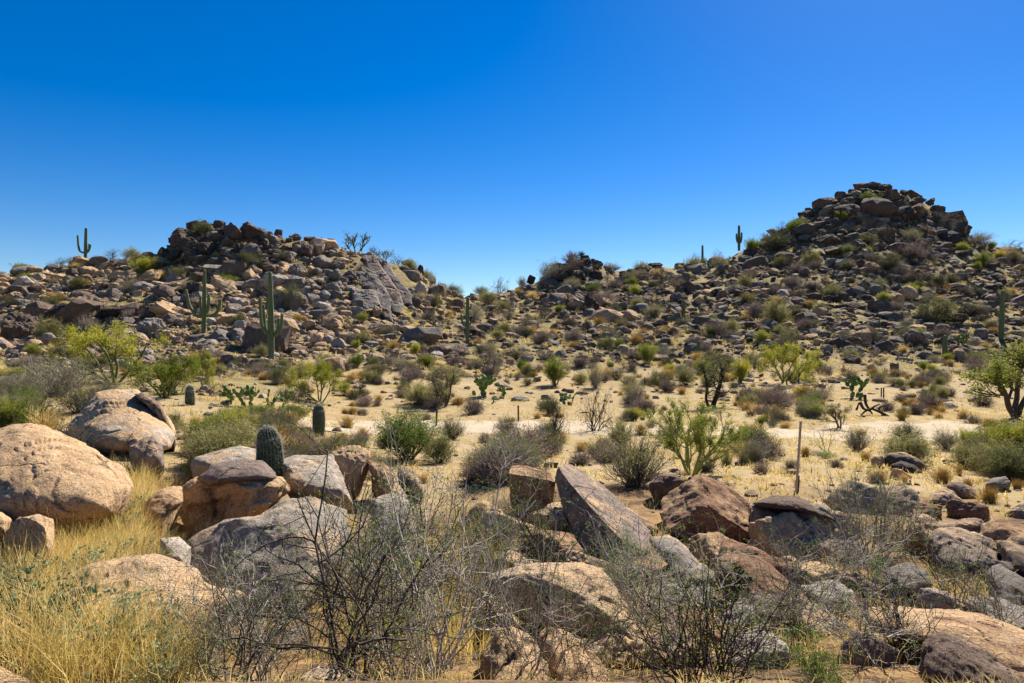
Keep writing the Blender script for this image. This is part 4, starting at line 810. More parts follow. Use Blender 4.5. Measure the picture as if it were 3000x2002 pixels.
GP('thorn_bush', 960, 1345, 230, 88, 'spreading fine twigged grey bush around the second ribbed cactus', 1)
GP('grey_shrub', 1860, 1425, 230, 165, 'fine grey twigged bush between the tilted ramp slab and the broom like palo verde', 0)
GP('grey_shrub', 2957, 1375, 20, 12, 'tiny grey twig clump beside the bright green frame edge shrub', 0)
GP('green_shrub', 2962, 1372, 150, 145, 'dense bright yellow green shrub below the large gnarled mesquite', 1)
GP('green_shrub', 2832, 1372, 58, 56, 'small round green shrub beside the bright yellow green shrub', 0)
GP('olive_shrub', 2654, 1358, 160, 90, 'tawny orange olive shrub behind the brown cap rock', 1)
GP('grey_shrub', 2657, 1284, 92, 54, 'grey brush standing behind the tawny orange shrub', 1)
GP('grey_shrub', 2511, 1324, 92, 70, 'round grey brush with a green base beside the thin pale sapling', 0)
GP('grey_shrub', 2769, 1311, 88, 58, 'spiky open grey shrub on the sand between the mesquite and the tawny shrub', 2)
GP('grey_shrub', 1483, 1280, 82, 56, 'round grey green brush beside the short iron post', 2)
GP('grey_shrub', 1325, 1292, 86, 68, 'fan of grey stems between the green broom shrub and the sandy track', 0)
GP('dry_shrub', 1389, 1220, 70, 54, 'brown dry brush mound below the two prickly pears', 0)
GP('green_shrub', 600, 1328, 110, 110, 'grey green broom shrub rooted in the gap beside the pale dome slab', 0)
GP('grey_shrub', 155, 1168, 270, 120, 'broad pale grey thicket at the foot of the cliff hill', 0)
GP('thorn_bush', 70, 1275, 300, 150, 'grey green thicket directly behind the golden dome boulder', 1)
GP('thorn_bush', 322, 1262, 220, 130, 'arching grey twigs in front of the pale dome slab', 0)
GP('prickly_pear', 745, 1196, 120, 66, 'wide dark green prickly pear among yellow grass', 0)
GP('prickly_pear', 672, 1188, 86, 54, 'smaller prickly pear at the shaded side of the wide dark green one', 1)
GP('prickly_pear', 815, 1196, 84, 60, 'prickly pear with upright pads at the sunward side of the wide dark green one', 1)
GP('prickly_pear', 1412, 1158, 120, 64, 'sprawling prickly pear with glossy pads on the sandy flat', 0)
GP('prickly_pear', 1472, 1162, 52, 38, 'round padded prickly pear at the end of the sprawling one', 1)
GP('prickly_pear', 1440, 1184, 32, 20, 'little yellowish prickly pear in front of the sprawling one', 2)
GP('prickly_pear', 2490, 1176, 112, 68, 'broad blue green prickly pear behind the fallen black branch', 0)
GP('prickly_pear', 1895, 1230, 50, 34, 'yellow green prickly pear beside a grey shrub near the sandy track', 1)
GP('prickly_pear', 2830, 1018, 64, 44, 'bushy green prickly pear on the slope between two upright cacti', 0)
GP('prickly_pear', 2790, 1515, 44, 22, 'tiny low prickly pear on yellow grass below the striped buff boulder', 2)
pp = bp(1662, 1186, hit(1630, 1320)); q = plant('prickly_pear', pp, 72 * pp.y / F, 36 * pp.y / F, 'prickly pear held up on the black dead shrub', 1)
NAMED = 0
for kind, L in {
 'dry_shrub': [(1483,1127,28,20),(1225,1110,54,28),(1895,1206,66,36),(1946,1199,22,16),(1955,1150,66,42),(2067,1384,74,58),(2185,1190,62,58),(2271,1200,116,66),(2640,1182,44,24),(2716,1201,78,44),(2598,1209,56,34),(2680,1217,60,32),(2450,1378,46,26),(2701,1133,64,32),(2741,1126,64,36),(2625,1106,38,28),(2576,1124,48,22),(255,972,56,58),(760,1090,50,30),(1010,1085,46,28),(1090,1100,54,30),(1140,1075,40,26),(1245,1068,44,26),(1330,1078,50,30),(1540,1062,46,28),(1580,1090,44,26),(1700,1075,54,32),(1770,1112,44,24),(1850,1085,40,26),(1990,1092,46,28),(2420,1098,50,26),(2490,1108,54,28),(2150,1300,44,30),(2230,1395,60,34),(1180,1165,46,26),(1105,1190,30,20),(1060,1215,40,24),(1250,1235,36,22),(2320,1385,54,34),(2560,1420,46,28),(2640,1450,50,30),(2880,1190,60,40),(2850,1250,50,30),(2780,1160,50,28),(1420,1300,44,30),(1560,1310,60,40),(1480,1330,60,36),(1700,1360,80,44),(1770,1330,70,50)],
 'grey_shrub': [(1906,1260,42,28),(1850,1236,48,42),(2262,1250,38,32),(1745,1134,54,72),(1863,1190,74,78),(2207,1360,80,50),(870,1300,90,60),(760,1300,100,60),(830,1180,60,44),(1120,1320,60,40),(490,1290,90,60),(400,1250,70,60),(300,1180,110,70),(60,1180,130,80),(230,1210,130,80),(20,1225,120,90),(715,1298,70,30),(1000,1380,120,70),(1100,1400,100,80),(1400,1390,110,70),(2700,1330,50,36),(2900,1310,60,36)],
 'olive_shrub': [(1225,1188,120,64),(1820,1305,100,76),(143,1004,86,70),(2130,1372,44,42),(2180,1368,38,34),(850,905,84,70),(2272,953,86,80),(2742,945,124,64),(2030,790,60,36),(505,1262,70,50),(880,1110,70,40),(820,1130,70,50),(1330,1130,44,30),(1700,1120,50,36),(2010,1130,60,50),(1960,1300,80,60)],
 'green_shrub': [(1898,1068,62,66),(2167,1127,62,70),(2386,1226,60,44),(2230,1247,34,30),(745,1226,120,40),(857,1236,100,58),(430,803,84,52),(60,785,50,28),(1850,848,40,32),(2205,740,50,42),(2330,690,64,44),(2462,655,44,34),(2480,750,44,30),(2820,745,44,30),(660,838,70,34),(46,1114,70,34),(1215,1045,34,40),(1010,1160,50,40),(1545,1100,30,34),(2590,890,40,26),(2545,610,56,40),(2690,850,36,22),(1740,860,44,30)],
 'dead_shrub': [(1590,932,90,66),(1670,900,66,60),(2560,1006,90,60),(2500,1024,90,60),(2760,862,46,66),(620,1168,90,50),(870,1180,80,44),(1230,1180,60,40),(800,850,126,56),(340,800,60,34),(640,905,70,40),(1440,930,60,70),(1410,990,40,34),(2340,780,40,30),(2640,760,60,40),(2880,940,60,50),(2160,1330,60,40),(1500,1050,36,44)],
 'leafy_plant': [(2360,1900,110,70),(2250,1960,90,50),(1830,1640,100,80),(2570,1690,50,70),(2420,1350,60,26),(700,1222,70,24),(2760,1900,60,50)],
 'grass_tuft': [(2360,1173,96,46),(1960,1112,62,36),(2642,1235,42,28),(2750,1229,42,24),(2560,1105,40,32),(2620,1105,34,24),(2835,1440,50,34),(2900,1475,80,50),(2860,1510,60,40),(2810,1395,30,30),(2980,1440,50,34),(2650,1420,40,30),(2360,1345,44,30),(2335,1430,30,24),(1110,1180,40,20),(1340,1190,80,24),(1500,1240,30,12),(2520,1270,60,22),(2300,1255,60,24),(2200,1262,60,24),(1640,1230,40,16),(2820,1230,60,28),(2900,1260,70,30),(2050,1255,50,30)],
}.items():
    for (px, py, w, h) in L: plant_px(kind, px, py, w, h)
# skyline brush
for kind, px, py, w, h in [('dead_shrub',325,762,50,38),('olive_shrub',385,758,56,36),('dead_shrub',175,780,66,30),('grey_shrub',215,778,50,24),('grey_shrub',285,775,44,22),('dead_shrub',1095,752,50,36),('dead_shrub',1165,772,60,32),('olive_shrub',1330,858,60,34),('grey_shrub',1410,866,56,26),('dead_shrub',1462,862,66,50),('grey_shrub',1530,842,34,34),('dead_shrub',1600,806,50,44),('grey_shrub',1790,800,66,28),('olive_shrub',1880,792,50,30),('dead_shrub',2030,786,66,44),('green_shrub',2060,780,36,30),('dead_shrub',2105,760,44,44),('dead_shrub',2285,692,50,40),('dead_shrub',2260,706,44,36),('grey_shrub',2870,722,80,40),('dead_shrub',2960,742,90,40),('grey_shrub',2350,664,40,30),('green_shrub',930,716,20,14),('grey_shrub',865,690,36,20),('grey_shrub',770,690,30,22),('olive_shrub',1200,790,50,30),('olive_shrub',1250,815,50,34)]:
    plant_px(kind, px, py, w, h)

# near bushes: photo column, distance, width, height in metres
def near(kind, px, Y, w, h, label, v=None, rot=None):
    x = (px - CX) / F * Y; return plant(kind, Vector((x, Y, gz(x, Y) - .02)), w, h, label, v, rot=rot)
for a in [
 ('bare_bush', 1010, 3.9, 1.7, 1.4, 'tall bare bush with pale zigzag twigs beside the pale crumbly rock', 0),
 ('bare_bush', 1300, 4.3, 1.5, 1.5, 'tallest bare bush, its dark stems crossing the large sunlit buff slab', 1),
 ('bare_bush', 1180, 5.6, 1.7, 1.35, 'bare bush with wispy tips in the straw between the grey slab and the buff slab', 2),
 ('bare_bush', 920, 4.9, 1.2, .95, 'grey bare bush overhanging the broad pinkish grey slab', 3),
 ('bare_bush', 1600, 7.0, 1.2, 1.5, 'leafy tipped bare bush in front of the tilted ramp slab', 0),
 ('bare_bush', 1840, 6.4, 1.3, 1.15, 'bare bush with tiny leaves under the massive peaked boulder', 1),
 ('bare_bush', 2010, 4.6, 1.3, .95, 'low tangle of white twigs below the splintered slab', 3),
 ('bare_bush', 2320, 5.4, 1.4, 1.0, 'white twigged bush growing over the foot of the reddish slab', 2),
 ('bare_bush', 2120, 3.7, 1.1, .8, 'low bare bush at the very bottom beside the fresh green plants', 0),
 ('bare_bush', 2560, 4.5, 1.3, .8, 'thorny tangle in front of the long orange slab', 1),
 ('bare_bush', 2800, 6.6, 1.2, .85, 'pale twiggy bush between the flat grey slab and the worn shoulder boulder', 3),
 ('bare_bush', 690, 3.6, 1.2, .75, 'low arching bare bush at the bottom edge of the straw grass', 1),
 ('bare_bush', 1420, 7.6, 1.3, 1.15, 'bare bush in front of the square rust block', 3),
 ('bare_bush', 1020, 7.4, 1.5, 1.1, 'bare bush hiding the pale boulder below the lichen rock', 0),
 ('thorn_bush', 1160, 8.8, 1.6, 1.0, 'grey thorn bush at the edge of the orange sand', 0),
 ('thorn_bush', 1480, 8.8, 1.3, .9, 'dark thorn bush in front of the shaded block', 1),
 ('thorn_bush', 1300, 6.8, 1.3, .9, 'brownish thorn bush among golden straw', 1),
 ('thorn_bush', 1230, 3.6, 1.1, .6, 'matted thorn bush at the bottom edge under the tallest bare bush', 0),
 ('thorn_bush', 620, 9.0, 1.2, .6, 'thorn bush behind the straw grass beside the rust layered boulder', 0),
 ('brittlebush', 120, 4.0, 1.0, .62, 'silvery leaved brittlebush filling the lower corner', 0),
 ('brittlebush', 300, 3.7, .9, .52, 'second silvery brittlebush beside the one in the lower corner', 1),
 ('brittlebush', 30, 5.0, .9, .6, 'brittlebush cut by the frame edge under the golden dome boulder', 1),
 ('brittlebush', 480, 4.3, .8, .5, 'brittlebush with long straw stalks in front of the weathered tan ledge', 0),
 ('brittlebush', 260, 5.9, 1.0, .6, 'brittlebush in the straw below the angular pinkish rock', 0),
 ('brittlebush', 400, 6.6, .9, .55, 'brittlebush in front of the small orange tan rock', 1),
 ('brittlebush', 330, 8.1, 1.0, .72, 'tall brittlebush leaning over the end of the golden dome boulder', 0),
 ('brittlebush', 440, 9.6, 1.0, .62, 'brittlebush between the golden dome boulder and the pale dome slab', 1),
 ('brittlebush', 540, 3.4, .7, .42, 'low brittlebush at the bottom edge beside the low arching bare bush', 1),
 ('leafy_plant', 2280, 4.6, .35, .22, 'fresh bright green leafy plant in the lower corner twigs', 0),
 ('leafy_plant', 2400, 4.0, .35, .2, 'second fresh green leafy plant nearer the long orange slab', 1),
 ('leafy_plant', 1800, 7.2, .45, .4, 'deep green leafy plant in the gap below the ramp slab', 0),
 ('thorn_bush', 2040, 3.7, 1.2, .75, 'pale thorn bush at the bottom edge below the low tangle of white twigs', 0),
 ('bare_bush', 1880, 5.0, 1.1, .95, 'bare bush arching over the lower end of the sunlit buff slab', 2),
 ('bare_bush', 2480, 7.6, 1.3, 1.0, 'bare bush in front of the broad grey brown boulder', 1),
 ('bare_bush', 2920, 5.6, 1.1, .75, 'sparse bare bush at the frame edge above the long orange slab', 0),
 ('thorn_bush', 1080, 6.2, 1.3, .9, 'thorn bush behind the tall bare bush', 0),
 ('thorn_bush', 1420, 5.6, 1.1, .8, 'thorn bush at the pointed end of the sunlit buff slab', 1),
 ('thorn_bush', 700, 5.2, 1.1, .6, 'low thorn bush in front of the undercut grey slab', 1),
 ('bare_bush', 560, 4.6, 1.2, .8, 'dark stemmed bare bush across the weathered tan ledge', 3),
 ('bare_bush', 770, 3.9, 1.1, .8, 'bare bush with long side shoots under the undercut grey slab', 2),
 ('bare_bush', 1660, 4.2, .9, .6, 'small bare bush over the two rocks under the sunlit buff slab', 1),
 ('leafy_plant', 1150, 5.0, .5, .3, 'low green leafy plant in the straw under the bare bushes', 0),
 ('thorn_bush', 205, 14.5, 2.0, .9, 'grey twig thicket between the golden dome boulder and the pale dome slab', 1),
 ('bare_bush', 1560, 3.9, .9, .95, 'thin bare bush whose few stems cross the face of the sunlit buff slab', 3),
 ('bare_bush', 600, 5.6, 1.1, .8, 'bare bush with pale side twigs in front of the cream rock chip', 0),
 ('bare_bush', 1130, 4.6, 1.3, 1.25, 'upright bare bush in golden straw between the two tallest bare bushes', 3),
 ('bare_bush', 1470, 6.4, 1.0, 1.1, 'bare bush with wispy tips behind the sunlit buff slab', 1),
 ('bare_bush', 2660, 4.6, 1.0, .6, 'low bare bush spread over the long orange slab', 2),
]: near(*a)

# scrub on the sandy flat, away from the open strips
OPEN = [(1040, 1240, 1130, 1262), (1330, 1560, 1180, 1262), (1090, 1500, 1262, 1330), (1900, 2340, 1250, 1300), (2400, 2780, 1072, 1112), (2300, 2760, 1246, 1330), (1450, 1720, 1130, 1200), (2350, 2900, 1380, 1460)]
PROT = [(895, 975, 1180, 1270), (525, 590, 1125, 1215), (2365, 2480, 1235, 1335), (1925, 2140, 1165, 1395), (630, 860, 1140, 1200), (1105, 1345, 1215, 1365), (2300, 2360, 1235, 1470), (210, 520, 1140, 1340), (1350, 1500, 1105, 1190), (1590, 1665, 1050, 1132), (2500, 2620, 1150, 1235), (1500, 1535, 1180, 1245), (1690, 1800, 1120, 1270), (2440, 2545, 1115, 1180), (2600, 2780, 1230, 1360), (2480, 2545, 1255, 1325), (1620, 2500, 1360, 1500), (140, 700, 960, 1180), (870, 1000, 1060, 1180), (2210, 2380, 1010, 1125), (2790, 3100, 985, 1230)]
fl = rng.uniform((-60, 1068), (3060, 1420), (8000, 2)); flc = fbm(np.c_[fl / [150.0, 60.0], np.zeros(len(fl))], 3, 55); nf = 0
for (px, py), c in zip(fl, flc):
    if nf >= 540: break
    if 1236 < py < 1312 and px > 1040 and (py < 1276 or R.random() < .8): continue
    if any(a < px < b and t < py < u for a, b, t, u in OPEN) and R.random() < .85: continue
    if R.random() > (.95 if c > .0 else .28) or (px < 560 and py > 1290): continue
    Y = hit(px, py); kind = R.choices(('dry_shrub', 'grey_shrub', 'olive_shrub', 'grass_tuft', 'green_shrub', 'dead_shrub'), (3.4, 2.2, 1.5, 4.2, .6, .35))[0]
    wm = {'dry_shrub': 1.15, 'grey_shrub': 1.25, 'olive_shrub': 1.35, 'grass_tuft': .8, 'green_shrub': 1.1, 'dead_shrub': 1.3}[kind] * math.exp(R.gauss(0, .3))
    asp = {'dry_shrub': .5, 'grass_tuft': .55, 'green_shrub': .8, 'dead_shrub': .75}.get(kind, .62)
    wp = wm * F / Y * .85
    if any(px + wp / 2 > a and px - wp / 2 < b and py > t and py - wp * asp < u for a, b, t, u in PROT): continue
    plant_px(kind, px, py, wp, wp * asp); nf += 1
# ------------------------------------------------------------------ columnar cacti
def ribbed(path, rad, ribs, nsec, depth=.16, cap=True):
    """ribbed column along path (points with radius), rounded tip"""
    C = catmull(np.c_[path, rad], nsec); P, r = C[:, :3].copy(), C[:, 3].copy()
    t = np.gradient(P, axis=0); t /= np.linalg.norm(t, axis=1)[:, None]
    rt = r[-1]; tip, td = P[-1], t[-1]
    ang = np.linspace(.12, PI / 2 - .03, 7)
    P = np.vstack([P, tip + td * (np.sin(ang) * rt * 1.15)[:, None]]); t = np.vstack([t, np.tile(td, (7, 1))]); r = np.r_[r, rt * np.cos(ang)]
    na = ribs * 4; th = np.arange(na) * 2 * PI / na; ph = (np.arange(na) % 4); prof = np.array([1.0, 1 - depth * .55, 1 - depth, 1 - depth * .55])[ph]
    a = np.array([1., 0, 0]); V = []
    for i in range(len(P)):
        a = a - t[i] * (a @ t[i]); a /= np.linalg.norm(a); b = np.cross(t[i], a)
        V.append(P[i] + r[i] * prof[:, None] * (np.cos(th)[:, None] * a + np.sin(th)[:, None] * b))
    V = np.concatenate(V); n = len(P); k = np.arange(na); k2 = (k + 1) % na
    Q = np.concatenate([np.c_[i * na + k, i * na + k2, (i + 1) * na + k2, (i + 1) * na + k] for i in range(n - 1)])
    rib = np.tile(np.array([1, .5, 0, .5])[ph], n)
    return V, Q, rib
def spines_for(V, rib, rg, size, n=5):
    """clusters of pale spines standing on the ribs"""
    P = V[rib > .9]; c = V.mean(0); P = np.repeat(P, n, 0) + rg.normal(0, size * .25, (len(P) * n, 3))
    d = P - np.c_[np.full((len(P), 2), c[:2]), P[:, 2:] - .02]; d[:, 2] = 0; d /= np.maximum(np.linalg.norm(d, axis=1), 1e-6)[:, None]
    d = d + rg.normal(0, .7, d.shape); d /= np.linalg.norm(d, axis=1)[:, None]
    return tubes(np.c_[P - d * size * .1, P + d * size, np.full(len(P), size * .045), np.full(len(P), size * .012)])
def saguaro(label, base, top, wpx, arms=(), name='saguaro', mat='saguaro', Y=None, ribs=16, lean=(0, 0), bury=.25, taper=(.82, 1.0, .8)):
    bx, by = base; Y = hit(bx, by) if Y is None else Y; m = Y / F
    root = link(name, None); root.location = bp(bx, by, Y); root.empty_display_size = .2
    def loc(px, py, dy=0): return np.array([(px - bx) * m, dy, (by - py) * m])
    tx, ty = top; r = wpx * m / 2; H = (by - ty) * m
    pts = [loc(bx, by) - [0, 0, bury], loc(bx + (tx - bx) * .35, by + (ty - by) * .35), loc(bx + (tx - bx) * .7, by + (ty - by) * .7), loc(tx, ty) - [0, 0, r]]
    V, Q, rib = ribbed(pts, [r * taper[0], r * taper[1], r * (taper[1] + taper[2]) / 2, r * taper[2]], ribs, 26)
    link('trunk', mesh_from('saguaro_trunk', V, [Q], mats=[M[mat]], attrs={'rib': rib}), root)
    for k, (ap, aw) in enumerate(arms):
        dy = (-.25, .3, -.1, .2)[k % 4]
        pts = [loc(px, py, dy * min(1, i)) for i, (px, py) in enumerate(ap)]; ra = aw * m / 2
        V, Q, rib = ribbed(pts, [ra * .75] + [ra] * (len(pts) - 2) + [ra * .9], 12, 22)
        link('arm', mesh_from('saguaro_arm', V, [Q], mats=[M[mat]], attrs={'rib': rib}), root)
    tag(root, label, 'cactus', 'tall saguaros' if name == 'saguaro' else None); return root
c1 = lambda L: [(x / 2.35, 600 + y / 2.35) for x, y in L]
saguaro('saguaro with five curved arms like a candelabra among the boulders', (597, 976), (599, 788), 12.5, [
    (c1([(1400,772),(1352,752),(1312,690),(1291,595)]), 9), (c1([(1403,768),(1465,755),(1497,712),(1507,658)]), 9),
    (c1([(1404,765),(1425,735),(1437,680),(1441,625)]), 9), (c1([(1396,760),(1378,730),(1372,690),(1372,635)]), 7.5), (c1([(1408,760),(1436,740),(1447,700),(1450,645)]), 6)], taper=(1.0, 1.0, .68))
saguaro('tallest saguaro, straight pole above four upturned arms, standing in low boulders', (795, 1056), (791, 793), 18, [
    (c1([(1868,905),(1830,870),(1806,800),(1799,645)]), 9), (c1([(1862,912),(1838,895),(1812,830),(1803,695)]), 9),
    (c1([(1875,905),(1915,890),(1938,840),(1944,760)]), 9.5), (c1([(1874,900),(1895,885),(1908,840),(1914,788)]), 8)], taper=(.85, 1.05, .58))
saguaro('skyline saguaro with one long and several short arms, away from the cliff', (250, 768), (252, 667), 9.5, [
    (c1([(588,335),(560,322),(548,285),(543,218)]), 6), (c1([(586,325),(577,305),(576,275),(576,245)]), 4.5), (c1([(592,335),(612,320),(622,295),(625,280)]), 6), (c1([(592,330),(603,312),(607,290),(607,272)]), 5)])
c2 = lambda L: [(900 + x / 2.35, 700 + y / 2.35) for x, y in L]
saguaro('saguaro below the skyline notch with a stubby low arm', (1369, 1012), (1370, 871), 12, [
    (c2([(1103,610),(1078,590),(1066,560),(1062,528)]), 7), (c2([(1108,590),(1124,580),(1130,572),(1132,562)]), 6), (c2([(1106,490),(1120,480),(1127,470),(1128,455)]), 6)])
saguaro('short thick armless saguaro high on the slope between the dark outcrops', (2002, 930), (2003, 879), 11, ribs=14)
saguaro('squat armless saguaro above the sparse dark mesquite at the foot of the slope', (2045, 1048), (2047, 998), 11.5, ribs=14)
saguaro('slim armless saguaro alone on the low skyline ridge', (2058, 778), (2058, 718), 7)
c3 = lambda L: [(2000 + x / 2.35, 500 + y / 2.35) for x, y in L]
saguaro('trident saguaro on the skyline shoulder of the peaked hill', (2165, 732), (2165, 660), 8.5, [
    (c3([(386,505),(374,490),(369,470),(368,440)]), 5.5), (c3([(390,505),(403,490),(408,465),(409,430)]), 5.5)])
saguaro('tall forked saguaro with one raised arm above the large mesquite', (2932, 1000), (2938, 850), 13.5, [
    (c3([(2195,1030),(2175,1008),(2160,985),(2148,960)]), 9)], taper=(.95, 1.05, .75))
saguaro('armless bullet shaped saguaro between the bushy prickly pear and the sand', (2768, 1048), (2769, 982), 14.5, ribs=14)
saguaro('stub of a saguaro on the skyline at the frame edge', (2992, 745), (2990, 724), 9)
# stout ribbed cacti near the viewer
def stout(label, base, top, wpx, Y, ribs=22, mat='saguaro_near', name='ribbed_cactus', spine='spine', bend=0):
    root = saguaro(label, base, top, wpx, (), name, mat, Y, ribs, bury=.15, taper=(.86, 1.02, .84))
    tr = root.children[0]; n = len(tr.data.vertices); V = np.empty(n * 3, np.float32); tr.data.vertices.foreach_get('co', V); V = V.reshape(-1, 3)
    rib = np.empty(n, np.float32); tr.data.attributes['rib'].data.foreach_get('value', rib)
    sv, sq = spines_for(V, rib, np.random.default_rng(3), .045 if Y < 30 else .07, 2)
    link('spines', mesh_from('spines', sv, [sq], mats=[M[spine]]), root); return root
stout('stout dark ribbed cactus with a pale spiny crown beside the rust layered boulder', (795, 1428), (786, 1248), 76, 11.5)
stout('second ribbed cactus with pale spines standing in grey brush', (934, 1268), (934, 1184), 36, 22.0)
stout('dark ribbed cactus column below the wide low palo verde', (557, 1205), (556, 1128), 27, 27.0)
stout('squat reddish barrel cactus in the shade of the black dead shrub', (1514, 1350), (1512, 1280), 35, 19.5, mat='barrel')
stout('round red spined barrel cactus at the foot of the peaked hill', (2621, 1083), (2620, 1058), 24, 58, mat='barrel', ribs=16)
stout('tiny barrel cactus on the sand below the low boulders', (1001, 1054), (1001, 1040), 12, 62, mat='saguaro_near', ribs=12)

# ------------------------------------------------------------------ posts, fallen branch
def post(label, base, top, w_m, Y=None, name='marker_post', mat='iron', stake=None):
    bx, by = base; Y = hit(bx, by) if Y is None else Y; m = Y / F
    root = link(name, None); root.location = bp(bx, by, Y)
    tp = np.array([(top[0] - bx) * m, 0.0, (by - top[1]) * m]); h = w_m / 2
    bm = bmesh.new(); bmesh.ops.create_cube(bm, size=1.0)
    for v in bm.verts:
        f = v.co.z + .5; v.co = Vector((v.co.x * w_m + tp[0] * f, v.co.y * w_m * .6, -.2 + (tp[2] + .2) * f))
    bmesh.ops.bevel(bm, geom=bm.edges[:], offset=w_m * .08, segments=1, affect='EDGES')
    me = bpy.data.meshes.new('post_shaft'); bm.to_mesh(me); bm.free(); me.materials.append(M[mat]); link('shaft', me, root)
    bm = bmesh.new(); bmesh.ops.create_cube(bm, size=1.0)
    for v in bm.verts: v.co = Vector((v.co.x * w_m * 1.16 + tp[0], v.co.y * w_m * .76, v.co.z * w_m * .5 + tp[2] + w_m * .1))
    me = bpy.data.meshes.new('post_cap'); bm.to_mesh(me); bm.free(); me.materials.append(M[mat]); link('cap', me, root)
    if stake:
        bm = bmesh.new(); bmesh.ops.create_cube(bm, size=1.0)
        for v in bm.verts:
            f = v.co.z + .5; v.co = Vector((v.co.x * w_m * .8 + w_m * .95 + tp[0] * f * stake, v.co.y * w_m * .5 + .01, -.2 + (tp[2] * stake + .2) * f))
        me = bpy.data.meshes.new('post_stake'); bm.to_mesh(me); bm.free(); me.materials.append(M['iron']); link('stake', me, root)
    tag(root, label, 'post'); return root
post('tall slim pinkish pole with a short dark stake strapped to its foot', (2329, 1468), (2346, 1237), .042, 13.2, 'pole', 'wood', .32)
for lab, b, t in [('thin iron post between the round grey green brush and the black dead shrub', (1519, 1240), (1518, 1190)), ('thin leaning iron post behind the large bright green broom shrub', (1277, 1256), (1280, 1200)),
                  ('short iron post among prickly pears and grey brush at the far edge of the sand', (1888, 1132), (1889, 1108)), ('leaning post by the fan shaped palo verde', (2337, 1128), (2343, 1091)), ('short iron post beside the dry brush behind the small grey rocks', (2163, 1190), (2161, 1163)),
                  ('first of two thin posts standing close together behind the fallen branch', (2582, 1170), (2582, 1138)), ('second of two thin posts, its top a little higher on open sand', (2588, 1176), (2589, 1137)), ('lone thin post below the palo verde at the foot of the boulders', (2165, 1075), (2165, 1046)), ('thin post at the foot of the saddle slope', (1165, 1066), (1165, 1035))]:
    post(lab, b, t, .07)
def fallen_branch():
    Y = hit(2560, 1222); m = Y / F; base = bp(2560, 1222, Y)
    L = [[(2612,1232),(2585,1215),(2565,1205),(2548,1200),(2530,1208),(2518,1220)], [(2520,1182),(2530,1200),(2545,1204)], [(2537,1160),(2540,1185),(2550,1203),(2562,1220)], [(2540,1206),(2560,1192),(2574,1186)], [(2572,1208),(2580,1195),(2605,1186)], [(2512,1205),(2516,1196),(2520,1182)]]
    sg = []
    for k, pl in enumerate(L):
        c = catmull([((px - 2560) * m, (k % 3 - 1) * .12, (1222 - py) * m + .04) for px, py in pl], 12); r = np.linspace(.085, .035, 12) * (1 if k < 3 else .75)
        sg += [(*c[i], *c[i + 1], r[i], r[i + 1]) for i in range(11)]
    V, Q = tubes(sg, 7); o = link('fallen_branch', mesh_from('fallen_branch', V, [Q], mats=[M['iron']])); o.location = base
    tag(o, 'charred black fallen branch with raised forks lying on the sandy flat', 'branch')
fallen_branch()

# ------------------------------------------------------------------ scattered brush on the slopes: the largest as things, the rest as one mass
cnt = {}
for p in PLACED: cnt[p[1]] = cnt.get(p[1], 0) + 1
slope = []
tr2 = rng.uniform((-120, 560), (3120, 1120), (9000, 2)); cl2 = fbm(np.c_[tr2 / 90.0, np.ones(len(tr2)) * 4], 3, 77)
for (px, py), c in zip(tr2, cl2):
    top = TOPS[int(round(px / 20.0)) * 20]
    if py < top + 3: continue
    dens = (.40 if px < 1250 and py < 1000 else .85) * (1.15 if c > 0 else .55)
    if 2330 < px < 2800 and py < 680: dens *= .35
    if R.random() > dens or len(slope) >= 2700: continue
    kind = R.choices(('dry_shrub', 'grey_shrub', 'olive_shrub', 'green_shrub', 'grass_tuft', 'dead_shrub'), (5.0, 2.2, 1.3, .4, 3.0, .6))[0]
    s = 24 * math.exp(R.gauss(0, .36)) * {'grass_tuft': .8, 'dry_shrub': 1.0, 'dead_shrub': 1.15, 'green_shrub': .9}.get(kind, 1.05)
    slope.append((s, kind, px, py))
slope.sort(reverse=True)
LIM = {'dry_shrub': 80, 'grey_shrub': 70, 'olive_shrub': 50, 'green_shrub': 30, 'grass_tuft': 70, 'dead_shrub': 30}
SV, SF, SR, SM, soff = [], [], [], [], 0
def low_plant(kind, seed):
    rg = np.random.default_rng(seed); rd = random.Random(seed)
    n = {'dry_shrub': 60, 'grey_shrub': 60, 'olive_shrub': 50, 'green_shrub': 46, 'grass_tuft': 46, 'dead_shrub': 40}[kind]
    th = rg.uniform(0, 6.28, n); cs = rg.uniform(.05 if kind != 'green_shrub' else .35, 1, n); sn = np.sqrt(1 - cs ** 2); L = rg.uniform(.7, 1.05, n)
    d = np.c_[sn * np.cos(th), sn * np.sin(th), cs]; e = d * L[:, None]
    a = np.cross(d, rg.normal(size=(n, 3))); a /= np.linalg.norm(a, axis=1)[:, None]
    wv = .020 if kind == 'grass_tuft' else .022
    V = np.stack([d * .05 - a * wv * .6, d * .05 + a * wv * .6, e + a * wv, e - a * wv], 1).reshape(-1, 3)
    i = (np.arange(n) * 4)[:, None]; Q = np.c_[i, i + 1, i + 2, i + 3]; m = np.zeros(n, int)
    if kind not in ('grass_tuft', 'dead_shrub'):
        k = 150; P = e[rg.integers(0, n, k)] * rg.uniform(.45, 1.05, k)[:, None] + rg.normal(0, .05, (k, 3))
        lv, lf = leaf_quads(P, .10, rg, .45); Q = np.r_[Q, lf + len(V)]; V = np.r_[V, lv]; m = np.r_[m, np.ones(k, int) if kind in ('olive_shrub', 'green_shrub') else np.zeros(k, int)]
    if kind == 'grass_tuft': m += 2
    return V, Q, m
LOWP = {k: [low_plant(k, 900 + i) for i in range(5)] for k in LIM}
